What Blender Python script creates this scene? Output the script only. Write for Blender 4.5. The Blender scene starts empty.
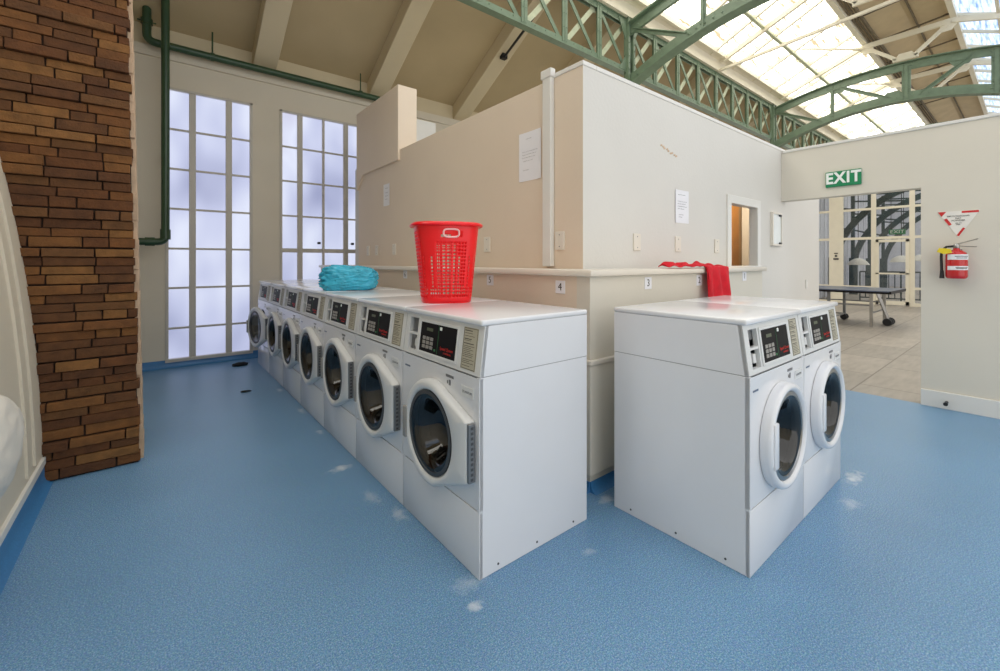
import bpy, bmesh, math, random
from mathutils import Vector, Matrix
random.seed(7)
C = bpy.context.scene.collection
PI = math.pi

# ------------------------------------------------------------------ materials
def lin(c):
    return tuple(((v/255)/12.92 if v/255 <= .04045 else ((v/255+.055)/1.055)**2.4) for v in c) + (1,)

def nt(name):
    m = bpy.data.materials.new(name); m.use_nodes = True
    t = m.node_tree; t.nodes.clear()
    return m, t, t.nodes, t.links

def paint(name, col, rough=.5, metal=0, var=.04, scale=6, bump=.0, bscale=60, spec=.5, coat=0):
    m, t, N, L = nt(name)
    o = N.new('ShaderNodeOutputMaterial'); b = N.new('ShaderNodeBsdfPrincipled')
    L.new(b.outputs[0], o.inputs[0])
    b.inputs['Roughness'].default_value = rough; b.inputs['Metallic'].default_value = metal
    b.inputs['Specular IOR Level'].default_value = spec
    b.inputs['Coat Weight'].default_value = coat
    tc = N.new('ShaderNodeTexCoord')
    n = N.new('ShaderNodeTexNoise'); n.inputs['Scale'].default_value = scale; n.inputs['Detail'].default_value = 4
    L.new(tc.outputs['Object'], n.inputs['Vector'])
    r = N.new('ShaderNodeValToRGB')
    c = lin(col)
    r.color_ramp.elements[0].color = tuple(max(0, v*(1-var)) for v in c[:3])+(1,)
    r.color_ramp.elements[1].color = tuple(min(1, v*(1+var)) for v in c[:3])+(1,)
    r.color_ramp.elements[0].position = .3; r.color_ramp.elements[1].position = .7
    L.new(n.outputs[0], r.inputs[0]); L.new(r.outputs[0], b.inputs['Base Color'])
    if bump:
        n2 = N.new('ShaderNodeTexNoise'); n2.inputs['Scale'].default_value = bscale; n2.inputs['Detail'].default_value = 3
        L.new(tc.outputs['Object'], n2.inputs['Vector'])
        bp = N.new('ShaderNodeBump'); bp.inputs['Strength'].default_value = bump; bp.inputs['Distance'].default_value = .01
        L.new(n2.outputs[0], bp.inputs['Height']); L.new(bp.outputs[0], b.inputs['Normal'])
    return m

def emit_glass(name, stops, strength, scale=(1, 1, 1), gloss=.08, detail=3, nscale=2.0):
    """daylit glazing: gives off the daylight behind it"""
    m, t, N, L = nt(name)
    o = N.new('ShaderNodeOutputMaterial'); e = N.new('ShaderNodeEmission'); g = N.new('ShaderNodeBsdfGlossy')
    g.inputs['Roughness'].default_value = .25; mx = N.new('ShaderNodeMixShader'); mx.inputs[0].default_value = gloss
    tc = N.new('ShaderNodeTexCoord'); mp = N.new('ShaderNodeMapping'); mp.inputs['Scale'].default_value = scale
    n = N.new('ShaderNodeTexNoise'); n.inputs['Scale'].default_value = nscale; n.inputs['Detail'].default_value = detail
    r = N.new('ShaderNodeValToRGB')
    while len(r.color_ramp.elements) < len(stops): r.color_ramp.elements.new(.5)
    for el, (p, c) in zip(r.color_ramp.elements, stops): el.position = p; el.color = lin(c)
    L.new(tc.outputs['Object'], mp.inputs[0]); L.new(mp.outputs[0], n.inputs['Vector'])
    L.new(n.outputs[0], r.inputs[0]); L.new(r.outputs[0], e.inputs[0]); e.inputs[1].default_value = strength
    L.new(e.outputs[0], mx.inputs[1]); L.new(g.outputs[0], mx.inputs[2]); L.new(mx.outputs[0], o.inputs[0])
    return m

def floor_vinyl():
    m, t, N, L = nt('blue_vinyl')
    o = N.new('ShaderNodeOutputMaterial'); b = N.new('ShaderNodeBsdfPrincipled'); L.new(b.outputs[0], o.inputs[0])
    b.inputs['Roughness'].default_value = .38; b.inputs['Specular IOR Level'].default_value = .45
    tc = N.new('ShaderNodeTexCoord')
    a = N.new('ShaderNodeTexNoise'); a.inputs['Scale'].default_value = 185; a.inputs['Detail'].default_value = 4; a.inputs['Roughness'].default_value = .85
    v = N.new('ShaderNodeTexVoronoi'); v.inputs['Scale'].default_value = 240
    w = N.new('ShaderNodeTexNoise'); w.inputs['Scale'].default_value = 1.3; w.inputs['Detail'].default_value = 5
    for n in (a, v, w): L.new(tc.outputs['Object'], n.inputs['Vector'])
    r = N.new('ShaderNodeValToRGB'); cr = r.color_ramp
    cr.elements[0].position = .38; cr.elements[0].color = lin((66, 114, 162))
    cr.elements[1].position = .64; cr.elements[1].color = lin((188, 212, 228))
    e = cr.elements.new(.52); e.color = lin((112, 160, 198))
    L.new(a.outputs[0], r.inputs[0])
    mv = N.new('ShaderNodeMixRGB'); mv.blend_type = 'MULTIPLY'; mv.inputs[0].default_value = .22
    L.new(r.outputs[0], mv.inputs[1]); L.new(v.outputs['Color'], mv.inputs[2])
    hs = N.new('ShaderNodeHueSaturation'); hs.inputs['Saturation'].default_value = 1.0
    mr = N.new('ShaderNodeMapRange'); mr.inputs[1].default_value = .3; mr.inputs[2].default_value = .7; mr.inputs[3].default_value = .93; mr.inputs[4].default_value = 1.05
    L.new(w.outputs[0], mr.inputs[0]); L.new(mr.outputs[0], hs.inputs['Value']); L.new(mv.outputs[0], hs.inputs['Color'])
    last = hs.outputs[0]
    # scattered washing powder stains, each a ragged spot of its own
    pn = N.new('ShaderNodeTexNoise'); pn.inputs['Scale'].default_value = 22; pn.inputs['Detail'].default_value = 5; L.new(tc.outputs['Object'], pn.inputs['Vector'])
    for (x, y, rx, ry, k) in ((.93, 2.80, .10, .05, .95), (.96, 1.36, .05, .035, .9), (1.02, 1.47, .12, .06, .35), (1.0, 2.10, .05, .09, .55), (.95, 2.35, .05, .12, .4),
                              (3.36, .70, .15, .05, .85), (2.98, .64, .10, .06, .45), (1.97, 1.50, .10, .05, .6), (1.01, 4.1, .04, .12, .6), (1.0, 4.9, .04, .1, .6), (1.0, 3.5, .03, .08, .5), (1.55, 1.28, .05, .03, .35)):
        mp = N.new('ShaderNodeMapping'); mp.vector_type = 'POINT'
        mp.inputs['Location'].default_value = (-x/rx, -y/ry, 0); mp.inputs['Scale'].default_value = (1/rx, 1/ry, 0)
        ln = N.new('ShaderNodeVectorMath'); ln.operation = 'LENGTH'
        L.new(tc.outputs['Object'], mp.inputs[0]); L.new(mp.outputs[0], ln.inputs[0])
        s = N.new('ShaderNodeMath'); s.operation = 'SUBTRACT'; L.new(pn.outputs[0], s.inputs[0])
        sc = N.new('ShaderNodeMath'); sc.operation = 'MULTIPLY'; sc.inputs[1].default_value = .55
        L.new(ln.outputs['Value'], sc.inputs[0]); L.new(sc.outputs[0], s.inputs[1])
        q = N.new('ShaderNodeMapRange'); q.inputs[1].default_value = .02; q.inputs[2].default_value = .45; q.inputs[3].default_value = 0; q.inputs[4].default_value = k*.75
        L.new(s.outputs[0], q.inputs[0])
        mx = N.new('ShaderNodeMixRGB'); mx.inputs[2].default_value = lin((226, 230, 232))
        L.new(q.outputs[0], mx.inputs[0]); L.new(last, mx.inputs[1]); last = mx.outputs[0]
    L.new(last, b.inputs['Base Color'])
    return m

def tile_mat():
    m, t, N, L = nt('grey_tile')
    o = N.new('ShaderNodeOutputMaterial'); b = N.new('ShaderNodeBsdfPrincipled'); L.new(b.outputs[0], o.inputs[0])
    b.inputs['Roughness'].default_value = .45
    tc = N.new('ShaderNodeTexCoord')
    k = N.new('ShaderNodeTexBrick'); k.offset = .5
    k.inputs['Scale'].default_value = 1; k.inputs['Brick Width'].default_value = 1.2; k.inputs['Row Height'].default_value = .6
    k.inputs['Mortar Size'].default_value = .008
    k.inputs['Color1'].default_value = lin((176, 166, 152)); k.inputs['Color2'].default_value = lin((160, 151, 138)); k.inputs['Mortar'].default_value = lin((128, 118, 106))
    n = N.new('ShaderNodeTexNoise'); n.inputs['Scale'].default_value = 3; n.inputs['Detail'].default_value = 6
    mp = N.new('ShaderNodeMapping'); mp.inputs['Scale'].default_value = (1, 5, 1)
    L.new(tc.outputs['Object'], k.inputs['Vector']); L.new(tc.outputs['Object'], mp.inputs[0]); L.new(mp.outputs[0], n.inputs['Vector'])
    r = N.new('ShaderNodeValToRGB'); r.color_ramp.elements[0].position = .3; r.color_ramp.elements[0].color = (.72, .71, .7, 1); r.color_ramp.elements[1].position = .7; r.color_ramp.elements[1].color = (1, 1, 1, 1)
    mx = N.new('ShaderNodeMixRGB'); mx.blend_type = 'MULTIPLY'; mx.inputs[0].default_value = .8
    L.new(n.outputs[0], r.inputs[0]); L.new(k.outputs[0], mx.inputs[1]); L.new(r.outputs[0], mx.inputs[2]); L.new(mx.outputs[0], b.inputs['Base Color'])
    return m

def glass_mat(name, tint, fac=.12):
    m, t, N, L = nt(name)
    o = N.new('ShaderNodeOutputMaterial'); a = N.new('ShaderNodeBsdfTransparent'); a.inputs[0].default_value = tint
    g = N.new('ShaderNodeBsdfGlossy'); g.inputs['Roughness'].default_value = .04
    fr = N.new('ShaderNodeFresnel'); fr.inputs[0].default_value = 1.5
    ad = N.new('ShaderNodeMath'); ad.operation = 'ADD'; ad.inputs[1].default_value = fac*.3
    mx = N.new('ShaderNodeMixShader'); L.new(fr.outputs[0], ad.inputs[0]); L.new(ad.outputs[0], mx.inputs[0])
    L.new(a.outputs[0], mx.inputs[1]); L.new(g.outputs[0], mx.inputs[2]); L.new(mx.outputs[0], o.inputs[0])
    return m

M = {}
M['vinyl'] = floor_vinyl()
M['tile'] = tile_mat()
M['skirt'] = paint('blue_skirting', (62, 124, 176), .4, var=.08, scale=90)
M['wallwarm'] = paint('warm_cream_wall', (225, 209, 189), .6, var=.02, scale=2, bump=.08)  # left partition and duct faces, coloured warmer than the right ones
M['wallcool'] = paint('off_white_wall', (216, 213, 206), .6, var=.02, scale=2, bump=.12, bscale=40)  # right and back partition faces, coloured cooler than the left one
M['wallexit'] = paint('pale_grey_cream_paint', (218, 212, 198), .6, var=.02, scale=2, bump=.06)
M['winwall'] = paint('stone_cream_paint', (214, 205, 186), .6, var=.03, scale=2, bump=.06)
M['ceil'] = paint('yellowed_plaster', (184, 166, 130), .7, var=.05, scale=1.5, bump=.1)
M['beam'] = paint('cream_beam_plaster', (206, 192, 160), .7, var=.03, scale=2)
M['trim'] = paint('white_gloss_trim', (226, 224, 218), .35, var=.01)
M['ledge'] = paint('cream_gloss_ledge', (224, 216, 202), .3, var=.01)
M['cream'] = paint('cream_steel_paint', (226, 218, 196), .5, var=.03, scale=5)
M['green'] = paint('sage_green_steel_paint', (108, 127, 104), .42, var=.12, scale=9)
M['dkgreen'] = paint('dark_green_steel_paint', (84, 104, 84), .42, var=.14, scale=9)
M['lacing'] = paint('pale_green_lacing_paint', (182, 188, 158), .45, var=.12, scale=9)
M['pipe'] = paint('dark_green_pipe_paint', (48, 74, 48), .3, var=.08)
M['slate'] = paint('slate_green_steel', (52, 68, 70), .5, var=.1)
M['white'] = paint('white_enamel', (229, 230, 233), .22, var=.008, coat=.3)
M['enamel'] = M['white']
M['plastic'] = paint('white_moulded_plastic', (222, 223, 222), .35, var=.01)
M['seam'] = paint('dark_seam', (150, 152, 155), .6)
M['niche'] = paint('grey_niche_plastic', (150, 148, 144), .5)
M['black'] = paint('black_panel', (24, 22, 24), .5, spec=.15, var=.1)
M['dark'] = paint('dark_interior', (26, 25, 25), .6, var=.2)
M['steel'] = paint('brushed_steel', (170, 168, 165), .28, metal=1, var=.1)
M['gasket'] = paint('grey_rubber', (70, 72, 74), .5)
M['hinge'] = paint('grey_hinge_metal', (128, 130, 132), .35, metal=.6)
M['key'] = paint('pale_grey_key', (150, 146, 140), .4)
M['redtxt'] = paint('red_print', (190, 40, 32), .5)
M['greentxt'] = paint('green_indicator', (50, 120, 70), .5)
M['bluetxt'] = paint('blue_grey_print', (96, 110, 132), .5)
M['sticker'] = paint('beige_sticker', (186, 180, 160), .5, var=.03)
M['ink'] = paint('dark_print', (74, 72, 68), .6)
M['greyink'] = paint('grey_print', (120, 120, 122), .6)
M['paper'] = paint('white_paper', (236, 236, 240), .7, var=.01)
M['plate'] = paint('cream_cover_plate', (226, 219, 206), .45, var=.01)
M['glass'] = glass_mat('smoked_door_glass', (.20, .21, .20, 1), .1)
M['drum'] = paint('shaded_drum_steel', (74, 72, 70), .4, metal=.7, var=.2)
M['clear'] = glass_mat('clear_glass', (.96, .97, .97, 1), .05)
M['red'] = paint('red_plastic', (240, 10, 24), .28, var=.03)
M['redrim'] = paint('pale_pink_grip', (250, 196, 196), .4)
M['redcloth'] = paint('red_cotton', (216, 14, 36), .8, var=.12, scale=14, bump=.25, bscale=120)
M['bluebag'] = paint('turquoise_plastic_film', (62, 182, 214), .24, var=.18, scale=9, bump=.5, bscale=24)
M['bag'] = paint('white_laundry_sack', (216, 212, 202), .75, var=.03, bump=.2, bscale=12)
M['rag'] = paint('black_cloth', (16, 16, 18), .8)
M['exit'] = paint('exit_green', (10, 132, 84), .4, var=.03)
M['wtxt'] = paint('white_lettering', (238, 242, 238), .4, var=0)
M['ext'] = paint('extinguisher_red', (196, 22, 28), .25, coat=.5)
M['signred'] = paint('sign_red', (206, 44, 46), .4)
M['signwhite'] = paint('sign_white', (234, 230, 222), .4)
M['yellow'] = paint('yellow_tag', (232, 206, 40), .5)
M['rubber'] = paint('black_rubber', (22, 22, 24), .5)
M['wood'] = paint('amber_wood_panelling', (156, 108, 52), .5, var=.2, scale=3)
M['wood2'] = paint('brown_board', (138, 112, 80), .5, var=.1)
M['plaster_edge'] = paint('old_cream_render', (206, 178, 148), .8, var=.12, scale=12, bump=.4)
M['mortar'] = paint('dark_mortar', (46, 31, 19), .9, var=.3, scale=18, bump=.5)
BR = [paint('brick_%d' % i, c, .85, var=.22, scale=16, bump=.5, bscale=70) for i, c in enumerate(
    ((108, 68, 32), (96, 58, 27), (118, 77, 37), (86, 52, 25), (102, 67, 34), (126, 86, 44), (92, 58, 29)))]
M['tabletop'] = paint('blue_grey_table_top', (78, 88, 108), .3)
M['soffit'] = paint('brown_ridge_soffit', (196, 176, 140), .7, var=.08, scale=3)
M['louvre'] = paint('dark_louvre', (112, 100, 80), .7, var=.2)
M['panelwall'] = paint('pale_grey_sheeting', (190, 192, 200), .5, var=.05)
M['lamp'] = paint('pale_pendant_shade', (200, 196, 186), .5)
M['pane'] = emit_glass('frosted_window_daylight', [(.3, (150, 156, 190)), (.45, (186, 192, 222)), (.58, (214, 220, 240)), (.75, (184, 180, 208))], .66, (1, 1, .55), nscale=1.1, detail=2, gloss=.06)
M['sky'] = emit_glass('corrugated_rooflight_daylight', [(.36, (128, 114, 90)), (.45, (236, 230, 212)), (.6, (255, 254, 250))], 2.6, (1.2, 14, 1), nscale=1.3, detail=5, gloss=.02)
M['skyblue'] = emit_glass('blue_corrugated_rooflight', [(.3, (110, 140, 190)), (.5, (190, 208, 232)), (.7, (232, 238, 246))], 1.1, (1.0, 12, 1), nscale=2, detail=5, gloss=.02)

# ------------------------------------------------------------------ mesh helpers
def obj(name, bm, mats, parent=None, smooth=False, loc=None):
    me = bpy.data.meshes.new(name)
    bmesh.ops.recalc_face_normals(bm, faces=bm.faces[:])
    bm.to_mesh(me); bm.free()
    if not isinstance(mats, (list, tuple)): mats = [mats]
    for m in mats: me.materials.append(m)
    if smooth:
        for p in me.polygons: p.use_smooth = True
        try: me.set_sharp_from_angle(angle=math.radians(smooth if smooth > 1 else 40))
        except Exception: pass
    o = bpy.data.objects.new(name, me); C.objects.link(o)
    if parent: o.parent = parent
    if loc: o.location = loc
    return o

def tag(o, label=None, cat=None, group=None, kind=None):
    if label: o['label'] = label
    if cat: o['category'] = cat
    if group: o['group'] = group
    if kind: o['kind'] = kind
    return o

def thing(name, label, cat, loc=(0, 0, 0), rz=0, group=None):
    o = bpy.data.objects.new(name, None); C.objects.link(o)
    o.empty_display_size = .1
    o.location = loc; o.rotation_euler = (0, 0, rz)
    return tag(o, label, cat, group)

def struct(name, bm, m, parent=None, smooth=False, label=None):
    o = obj(name, bm, m, parent, smooth)
    if not parent: o['kind'] = 'structure'
    if label: o['label'] = label
    return o

def merge(bm, tmp, mi=0, mat=None):
    if mat is not None: bmesh.ops.transform(tmp, matrix=mat, verts=tmp.verts[:])
    vm = {}
    for v in tmp.verts: vm[v] = bm.verts.new(v.co)
    for f in tmp.faces:
        try:
            g = bm.faces.new([vm[v] for v in f.verts]); g.material_index = mi if mi is not None else f.material_index
        except ValueError: pass
    tmp.free()

def box(bm, x0, x1, y0, y1, z0, z1, bev=0, mi=0, seg=2, mat=None):
    t = bmesh.new()
    vs = [t.verts.new((x, y, z)) for x in (x0, x1) for y in (y0, y1) for z in (z0, z1)]
    for f in ((0, 1, 3, 2), (4, 6, 7, 5), (0, 4, 5, 1), (2, 3, 7, 6), (0, 2, 6, 4), (1, 5, 7, 3)):
        t.faces.new([vs[i] for i in f])
    if bev: bmesh.ops.bevel(t, geom=t.edges[:], offset=bev, segments=seg, affect='EDGES', profile=.5)
    merge(bm, t, mi, mat)

def prism(bm, pts, axis, a0, a1, bev=0, mi=0, mat=None):
    """pts in the two other axes; extruded along axis from a0 to a1"""
    t = bmesh.new()
    def P(p, a):
        return {'x': (a, p[0], p[1]), 'y': (p[0], a, p[1]), 'z': (p[0], p[1], a)}[axis]
    A = [t.verts.new(P(p, a0)) for p in pts]; B = [t.verts.new(P(p, a1)) for p in pts]
    t.faces.new(A); t.faces.new(B[::-1])
    n = len(pts)
    for i in range(n): t.faces.new((A[i], B[i], B[(i+1) % n], A[(i+1) % n]))
    bmesh.ops.recalc_face_normals(t, faces=t.faces[:])
    if bev:
        bmesh.ops.bevel(t, geom=t.edges[:], offset=bev, segments=2, affect='EDGES', profile=.5)
    merge(bm, t, mi, mat)

def bar(bm, p0, p1, w, h, up=(0, 0, 1), mi=0, off=0):
    """box section from p0 to p1; h along 'up', w sideways"""
    p0 = Vector(p0); p1 = Vector(p1); d = (p1-p0); ln = d.length; d.normalize()
    u = Vector(up); s = d.cross(u)
    if s.length < 1e-5: s = d.cross(Vector((1, 0, 0)))
    s.normalize(); u = s.cross(d).normalized()
    vs = []
    for p in (p0, p1):
        for a, b in ((-1, -1), (1, -1), (1, 1), (-1, 1)):
            vs.append(bm.verts.new(p + s*a*w/2 + u*(b*h/2+off)))
    for f in ((0, 3, 2, 1), (4, 5, 6, 7), (0, 1, 5, 4), (1, 2, 6, 5), (2, 3, 7, 6), (3, 0, 4, 7)):
        g = bm.faces.new([vs[i] for i in f]); g.material_index = mi

def tube(bm, pts, r, seg=12, mi=0, cap=True, radii=None):
    pts = [Vector(p) for p in pts]; rings = []
    n = len(pts); up = None
    for i, p in enumerate(pts):
        d = (pts[min(i+1, n-1)]-pts[max(i-1, 0)]).normalized()
        if up is None:
            up = Vector((0, 0, 1)) if abs(d.z) < .9 else Vector((1, 0, 0))
        s = d.cross(up).normalized(); u = s.cross(d).normalized(); up = u
        rr = radii[i] if radii else r
        rings.append([bm.verts.new(p + s*math.cos(2*PI*k/seg)*rr + u*math.sin(2*PI*k/seg)*rr) for k in range(seg)])
    for a, b in zip(rings, rings[1:]):
        for k in range(seg):
            f = bm.faces.new((a[k], a[(k+1) % seg], b[(k+1) % seg], b[k])); f.material_index = mi
    if cap:
        for q in (rings[0], rings[-1]):
            f = bm.faces.new(q); f.material_index = mi

def lathe(bm, prof, seg=32, axis='z', c=(0, 0, 0), mi=0, a0=0, a1=2*PI):
    """prof: (r, t) pairs along axis"""
    c = Vector(c); full = abs(a1-a0-2*PI) < 1e-6; n = seg if full else seg+1
    rings = []
    for r, t in prof:
        ring = []
        for k in range(n):
            a = a0+(a1-a0)*k/seg; x, y = r*math.cos(a), r*math.sin(a)
            v = {'z': (x, y, t), 'y': (x, t, y), 'x': (t, x, y)}[axis]
            ring.append(bm.verts.new(c+Vector(v)))
        rings.append(ring)
    for A, B in zip(rings, rings[1:]):
        for k in range(n if full else n-1):
            f = bm.faces.new((A[k], A[(k+1) % n], B[(k+1) % n], B[k])); f.material_index = mi
    return rings

def rivet(bm, p, r=.014, mi=0):
    t = bmesh.new(); bmesh.ops.create_icosphere(t, subdivisions=1, radius=r)
    merge(bm, t, mi, Matrix.Translation(Vector(p)))

def plate_hole(bm, x0, x1, z0, z1, cx, cz, r, y, depth=.004, n=48, mi=0, r2=None):
    """front plate in x-z at y with a round hole, and a short collar going in"""
    out = []; inn = []; col = []
    for k in range(n):
        a = 2*PI*(k+.5)/n; dx, dz = math.cos(a), math.sin(a)
        t = 1e9
        if dx > 1e-9: t = min(t, (x1-cx)/dx)
        if dx < -1e-9: t = min(t, (x0-cx)/dx)
        if dz > 1e-9: t = min(t, (z1-cz)/dz)
        if dz < -1e-9: t = min(t, (z0-cz)/dz)
        out.append(bm.verts.new((cx+dx*t, y, cz+dz*t))); inn.append(bm.verts.new((cx+dx*r, y, cz+dz*r)))
        col.append(bm.verts.new((cx+dx*r, y+depth, cz+dz*r)))
    for k in range(n):
        j = (k+1) % n
        bm.faces.new((out[k], out[j], inn[j], inn[k])); bm.faces.new((inn[k], inn[j], col[j], col[k]))
        # corner fill
        a, b = out[k].co, out[j].co
        if abs(a.x-b.x) > 1e-6 and abs(a.z-b.z) > 1e-6:
            cxn = x1 if max(a.x, b.x) > (x0+x1)/2 else x0
            czn = z1 if max(a.z, b.z) > (z0+z1)/2 else z0
            v = bm.verts.new((cxn, y, czn)); bm.faces.new((out[k], v, out[j]))

def text_bm(s, size, ext=.0008, align='CENTER', off=0):
    cu = bpy.data.curves.new('t', 'FONT'); cu.body = s; cu.size = size; cu.extrude = ext; cu.align_x = align; cu.align_y = 'CENTER'
    cu.resolution_u = 3; cu.offset = off; cu.space_character = 1+off*22
    o = bpy.data.objects.new('t', cu); C.objects.link(o)
    dg = bpy.context.evaluated_depsgraph_get(); dg.update()
    me = bpy.data.meshes.new_from_object(o.evaluated_get(dg))
    bm = bmesh.new(); bm.from_mesh(me)
    bpy.data.objects.remove(o); bpy.data.curves.remove(cu); bpy.data.meshes.remove(me)
    return bm

FACE_NEG_Y = Matrix(((1, 0, 0, 0), (0, 0, -1, 0), (0, 1, 0, 0), (0, 0, 0, 1)))     # text seen by someone looking along +y
FACE_NEG_X = Matrix(((0, 0, -1, 0), (-1, 0, 0, 0), (0, 1, 0, 0), (0, 0, 0, 1)))    # seen by someone looking along +x

def put_text(bm, s, size, pos, face, bold=1.0, sx=1.0, ext=.0008, mi=0, off=0):
    t = text_bm(s, size, ext, off=off)
    merge(bm, t, mi, Matrix.Translation(Vector(pos)) @ face @ Matrix.Diagonal((sx, 1, 1, 1)))

def copy_tree(o, parent=None):
    c = o.copy(); C.objects.link(c); c.parent = parent
    for ch in list(o.children): copy_tree(ch, c)
    return c

# ------------------------------------------------------------------ dimensions (metres, camera over the origin)
XL = -.53            # left wall at the floor
YW = 6.80            # window wall
BX, BY = 2.144, 1.822    # corner of the tall partition
LX, LY = 1.954, 1.608    # corner of the service duct
XE = 5.582           # exit wall
G = 4.2              # lattice girder plane
def wl(z): return XL - .045*z*z        # the curving left wall
ARCH_X = (6.07, 12.25, 18.43)

# ------------------------------------------------------------------ floor
bm = bmesh.new(); box(bm, -3.2, XE+.02, -3.0, YW+.1, -.1, 0); struct('floor', bm, M['vinyl'], label='blue speckled vinyl laundry floor')
bm = bmesh.new(); box(bm, XE+.02, 32, -5, 12, -.1, 0); struct('floor', bm, M['tile'], label='grey stone tile floor of the hall beyond')

# ------------------------------------------------------------------ window wall and its two windows
wins = [(.085, 1.045), (1.385, 2.86)]
Z0, Z1 = .07, 3.53
bm = bmesh.new()
def wb(x0, x1, z0, z1): box(bm, x0, x1, YW, YW+.22, z0, z1)
wb(-3.2, wins[0][0], 0, 4.0); wb(wins[0][1], wins[1][0], 0, 4.0); wb(wins[1][1], 7, 0, 4.0)
for a, b in wins:
    wb(a, b, 0, Z0); wb(a, b, Z1, 4.0)
struct('wall_window', bm, M['winwall'], label='cream wall holding the two tall frosted windows')
bm = bmesh.new(); box(bm, -3.2, 7, YW-.03, YW+.1, 3.86, 3.92, .006); struct('trim_1', bm, M['winwall'])
bm = bmesh.new(); box(bm, -3.2, 19, YW+.08, YW+.35, 4.0, 4.28, .01); struct('trim_2', bm, M['beam'])
rows = [.52*1+0 for _ in range(0)]
zs = [3.53, 3.01, 2.51, 2.005, 1.50, 1.0, .49, .07]
def window(n, x0, x1, mull, thick, zs, thickz):
    r = thing('window_%d' % n, None, None, ((x0+x1)/2, YW, 0)); r['kind'] = 'structure'
    cx = (x0+x1)/2
    f = bmesh.new()
    for a, b in ((x0, x0+.035), (x1-.035, x1)): box(f, a-cx, b-cx, -.012, .10, Z0, Z1, .004)
    box(f, x0-cx, x1-cx, -.012, .10, Z1-.03, Z1, .004); box(f, x0-cx, x1-cx, -.03, .10, Z0, Z0+.04, .004)
    obj('window_frame', f, M['trim2'], r)
    b = bmesh.new()
    for x in mull:
        w = .036 if x in thick else .016
        box(b, x-w-cx, x+w-cx, .0, .07, Z0, Z1, .003)
    for z in zs[1:-1]:
        w = .03 if z in thickz else .013
        box(b, x0-cx, x1-cx, .012, .065, z-w, z+w, .003)
    obj('glazing_bar', b, M['trim2'], r)
    p = bmesh.new(); box(p, x0-cx, x1-cx, .035, .045, Z0, Z1); obj('pane', p, M['pane'], r)
    return r
M['trim2'] = paint('stone_window_paint', (196, 190, 178), .4, var=.03)
window(1, *wins[0], (.365, .765), (.365, .765), zs, ())
w2 = window(2, *wins[1], (1.66, 1.995, 2.335, 2.62), (1.66, 2.335), zs[:5]+[1.0, .49, .07], (1.50,))
# window catches
for x in (1.93, 2.44):
    c = bmesh.new(); box(c, x-2.1225-.02, x-2.1225+.02, -.012, .03, 1.60, 1.635, .003); obj('catch', c, M['rubber'], w2)

# blue coved skirting
def skirt(name, pts, side, m=None, h=.10):
    b = bmesh.new()
    for (a, c) in zip(pts, pts[1:]):
        a = Vector((*a, 0)); c = Vector((*c, 0)); d = (c-a).normalized(); n = Vector((-d.y, d.x, 0))*side
        P = [(0, 0), (.045, 0), (.028, .008), (.014, .024), (.008, .045), (.006, h), (0, h)]
        A = [b.verts.new(a+n*p[0]+Vector((0, 0, p[1]))) for p in P]; B = [b.verts.new(c+n*p[0]+Vector((0, 0, p[1]))) for p in P]
        for i in range(len(P)): b.faces.new((A[i], B[i], B[(i+1) % len(P)], A[(i+1) % len(P)]))
        b.faces.new(A); b.faces.new(B[::-1])
    o = obj(name, b, m or M['skirt'], smooth=60); o['kind'] = 'structure'; return o
skirt('baseboard_window', [(-.5, YW), (1.95, YW)], -1)
skirt('baseboard_left', [(XL, -2.5), (XL, 3.72)], -1, h=.12)
skirt('baseboard_left', [(XL, 4.1), (XL, YW)], -1, h=.12)
skirt('baseboard_duct', [(LX, YW-.05), (LX, LY), (4.45, LY)], -1, h=.06)

# ------------------------------------------------------------------ curving left wall
bm = bmesh.new(); zz = [i*.2 for i in range(0, 27)]
for z0, z1 in zip(zz, zz[1:]):
    A = [(wl(z0), z0), (wl(z1), z1), (wl(z1)-.3, z1), (wl(z0)-.3, z0)]
    vs = [[bm.verts.new((x, y, z)) for x, z in A] for y in (-3.0, YW)]
    bm.faces.new((vs[0][0], vs[0][1], vs[1][1], vs[1][0])); bm.faces.new((vs[0][2], vs[0][3], vs[1][3], vs[1][2]))
    bm.faces.new(vs[0]); bm.faces.new(vs[1][::-1])
bmesh.ops.remove_doubles(bm, verts=bm.verts[:], dist=1e-4)
struct('wall_left', bm, M['winwall'], smooth=40, label='pale wall curving outward as it rises')
# shallow moulded ribs that follow the curve
for k, y in enumerate((3.30, 3.48)):
    bm = bmesh.new()
    for z0, z1 in zip(zz[1:], zz[2:]):
        bar(bm, (wl(z0)+.004, y, z0), (wl(z1)+.004, y, z1), .035, .016, up=(1, 0, 0))
    struct('trim_%d' % (3+k), bm, M['winwall'])
bm = bmesh.new(); box(bm, XL-.01, XL+.014, -2.5, 3.71, .12, .165, .004); struct('baseboard_left', bm, M['trim'])

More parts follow.
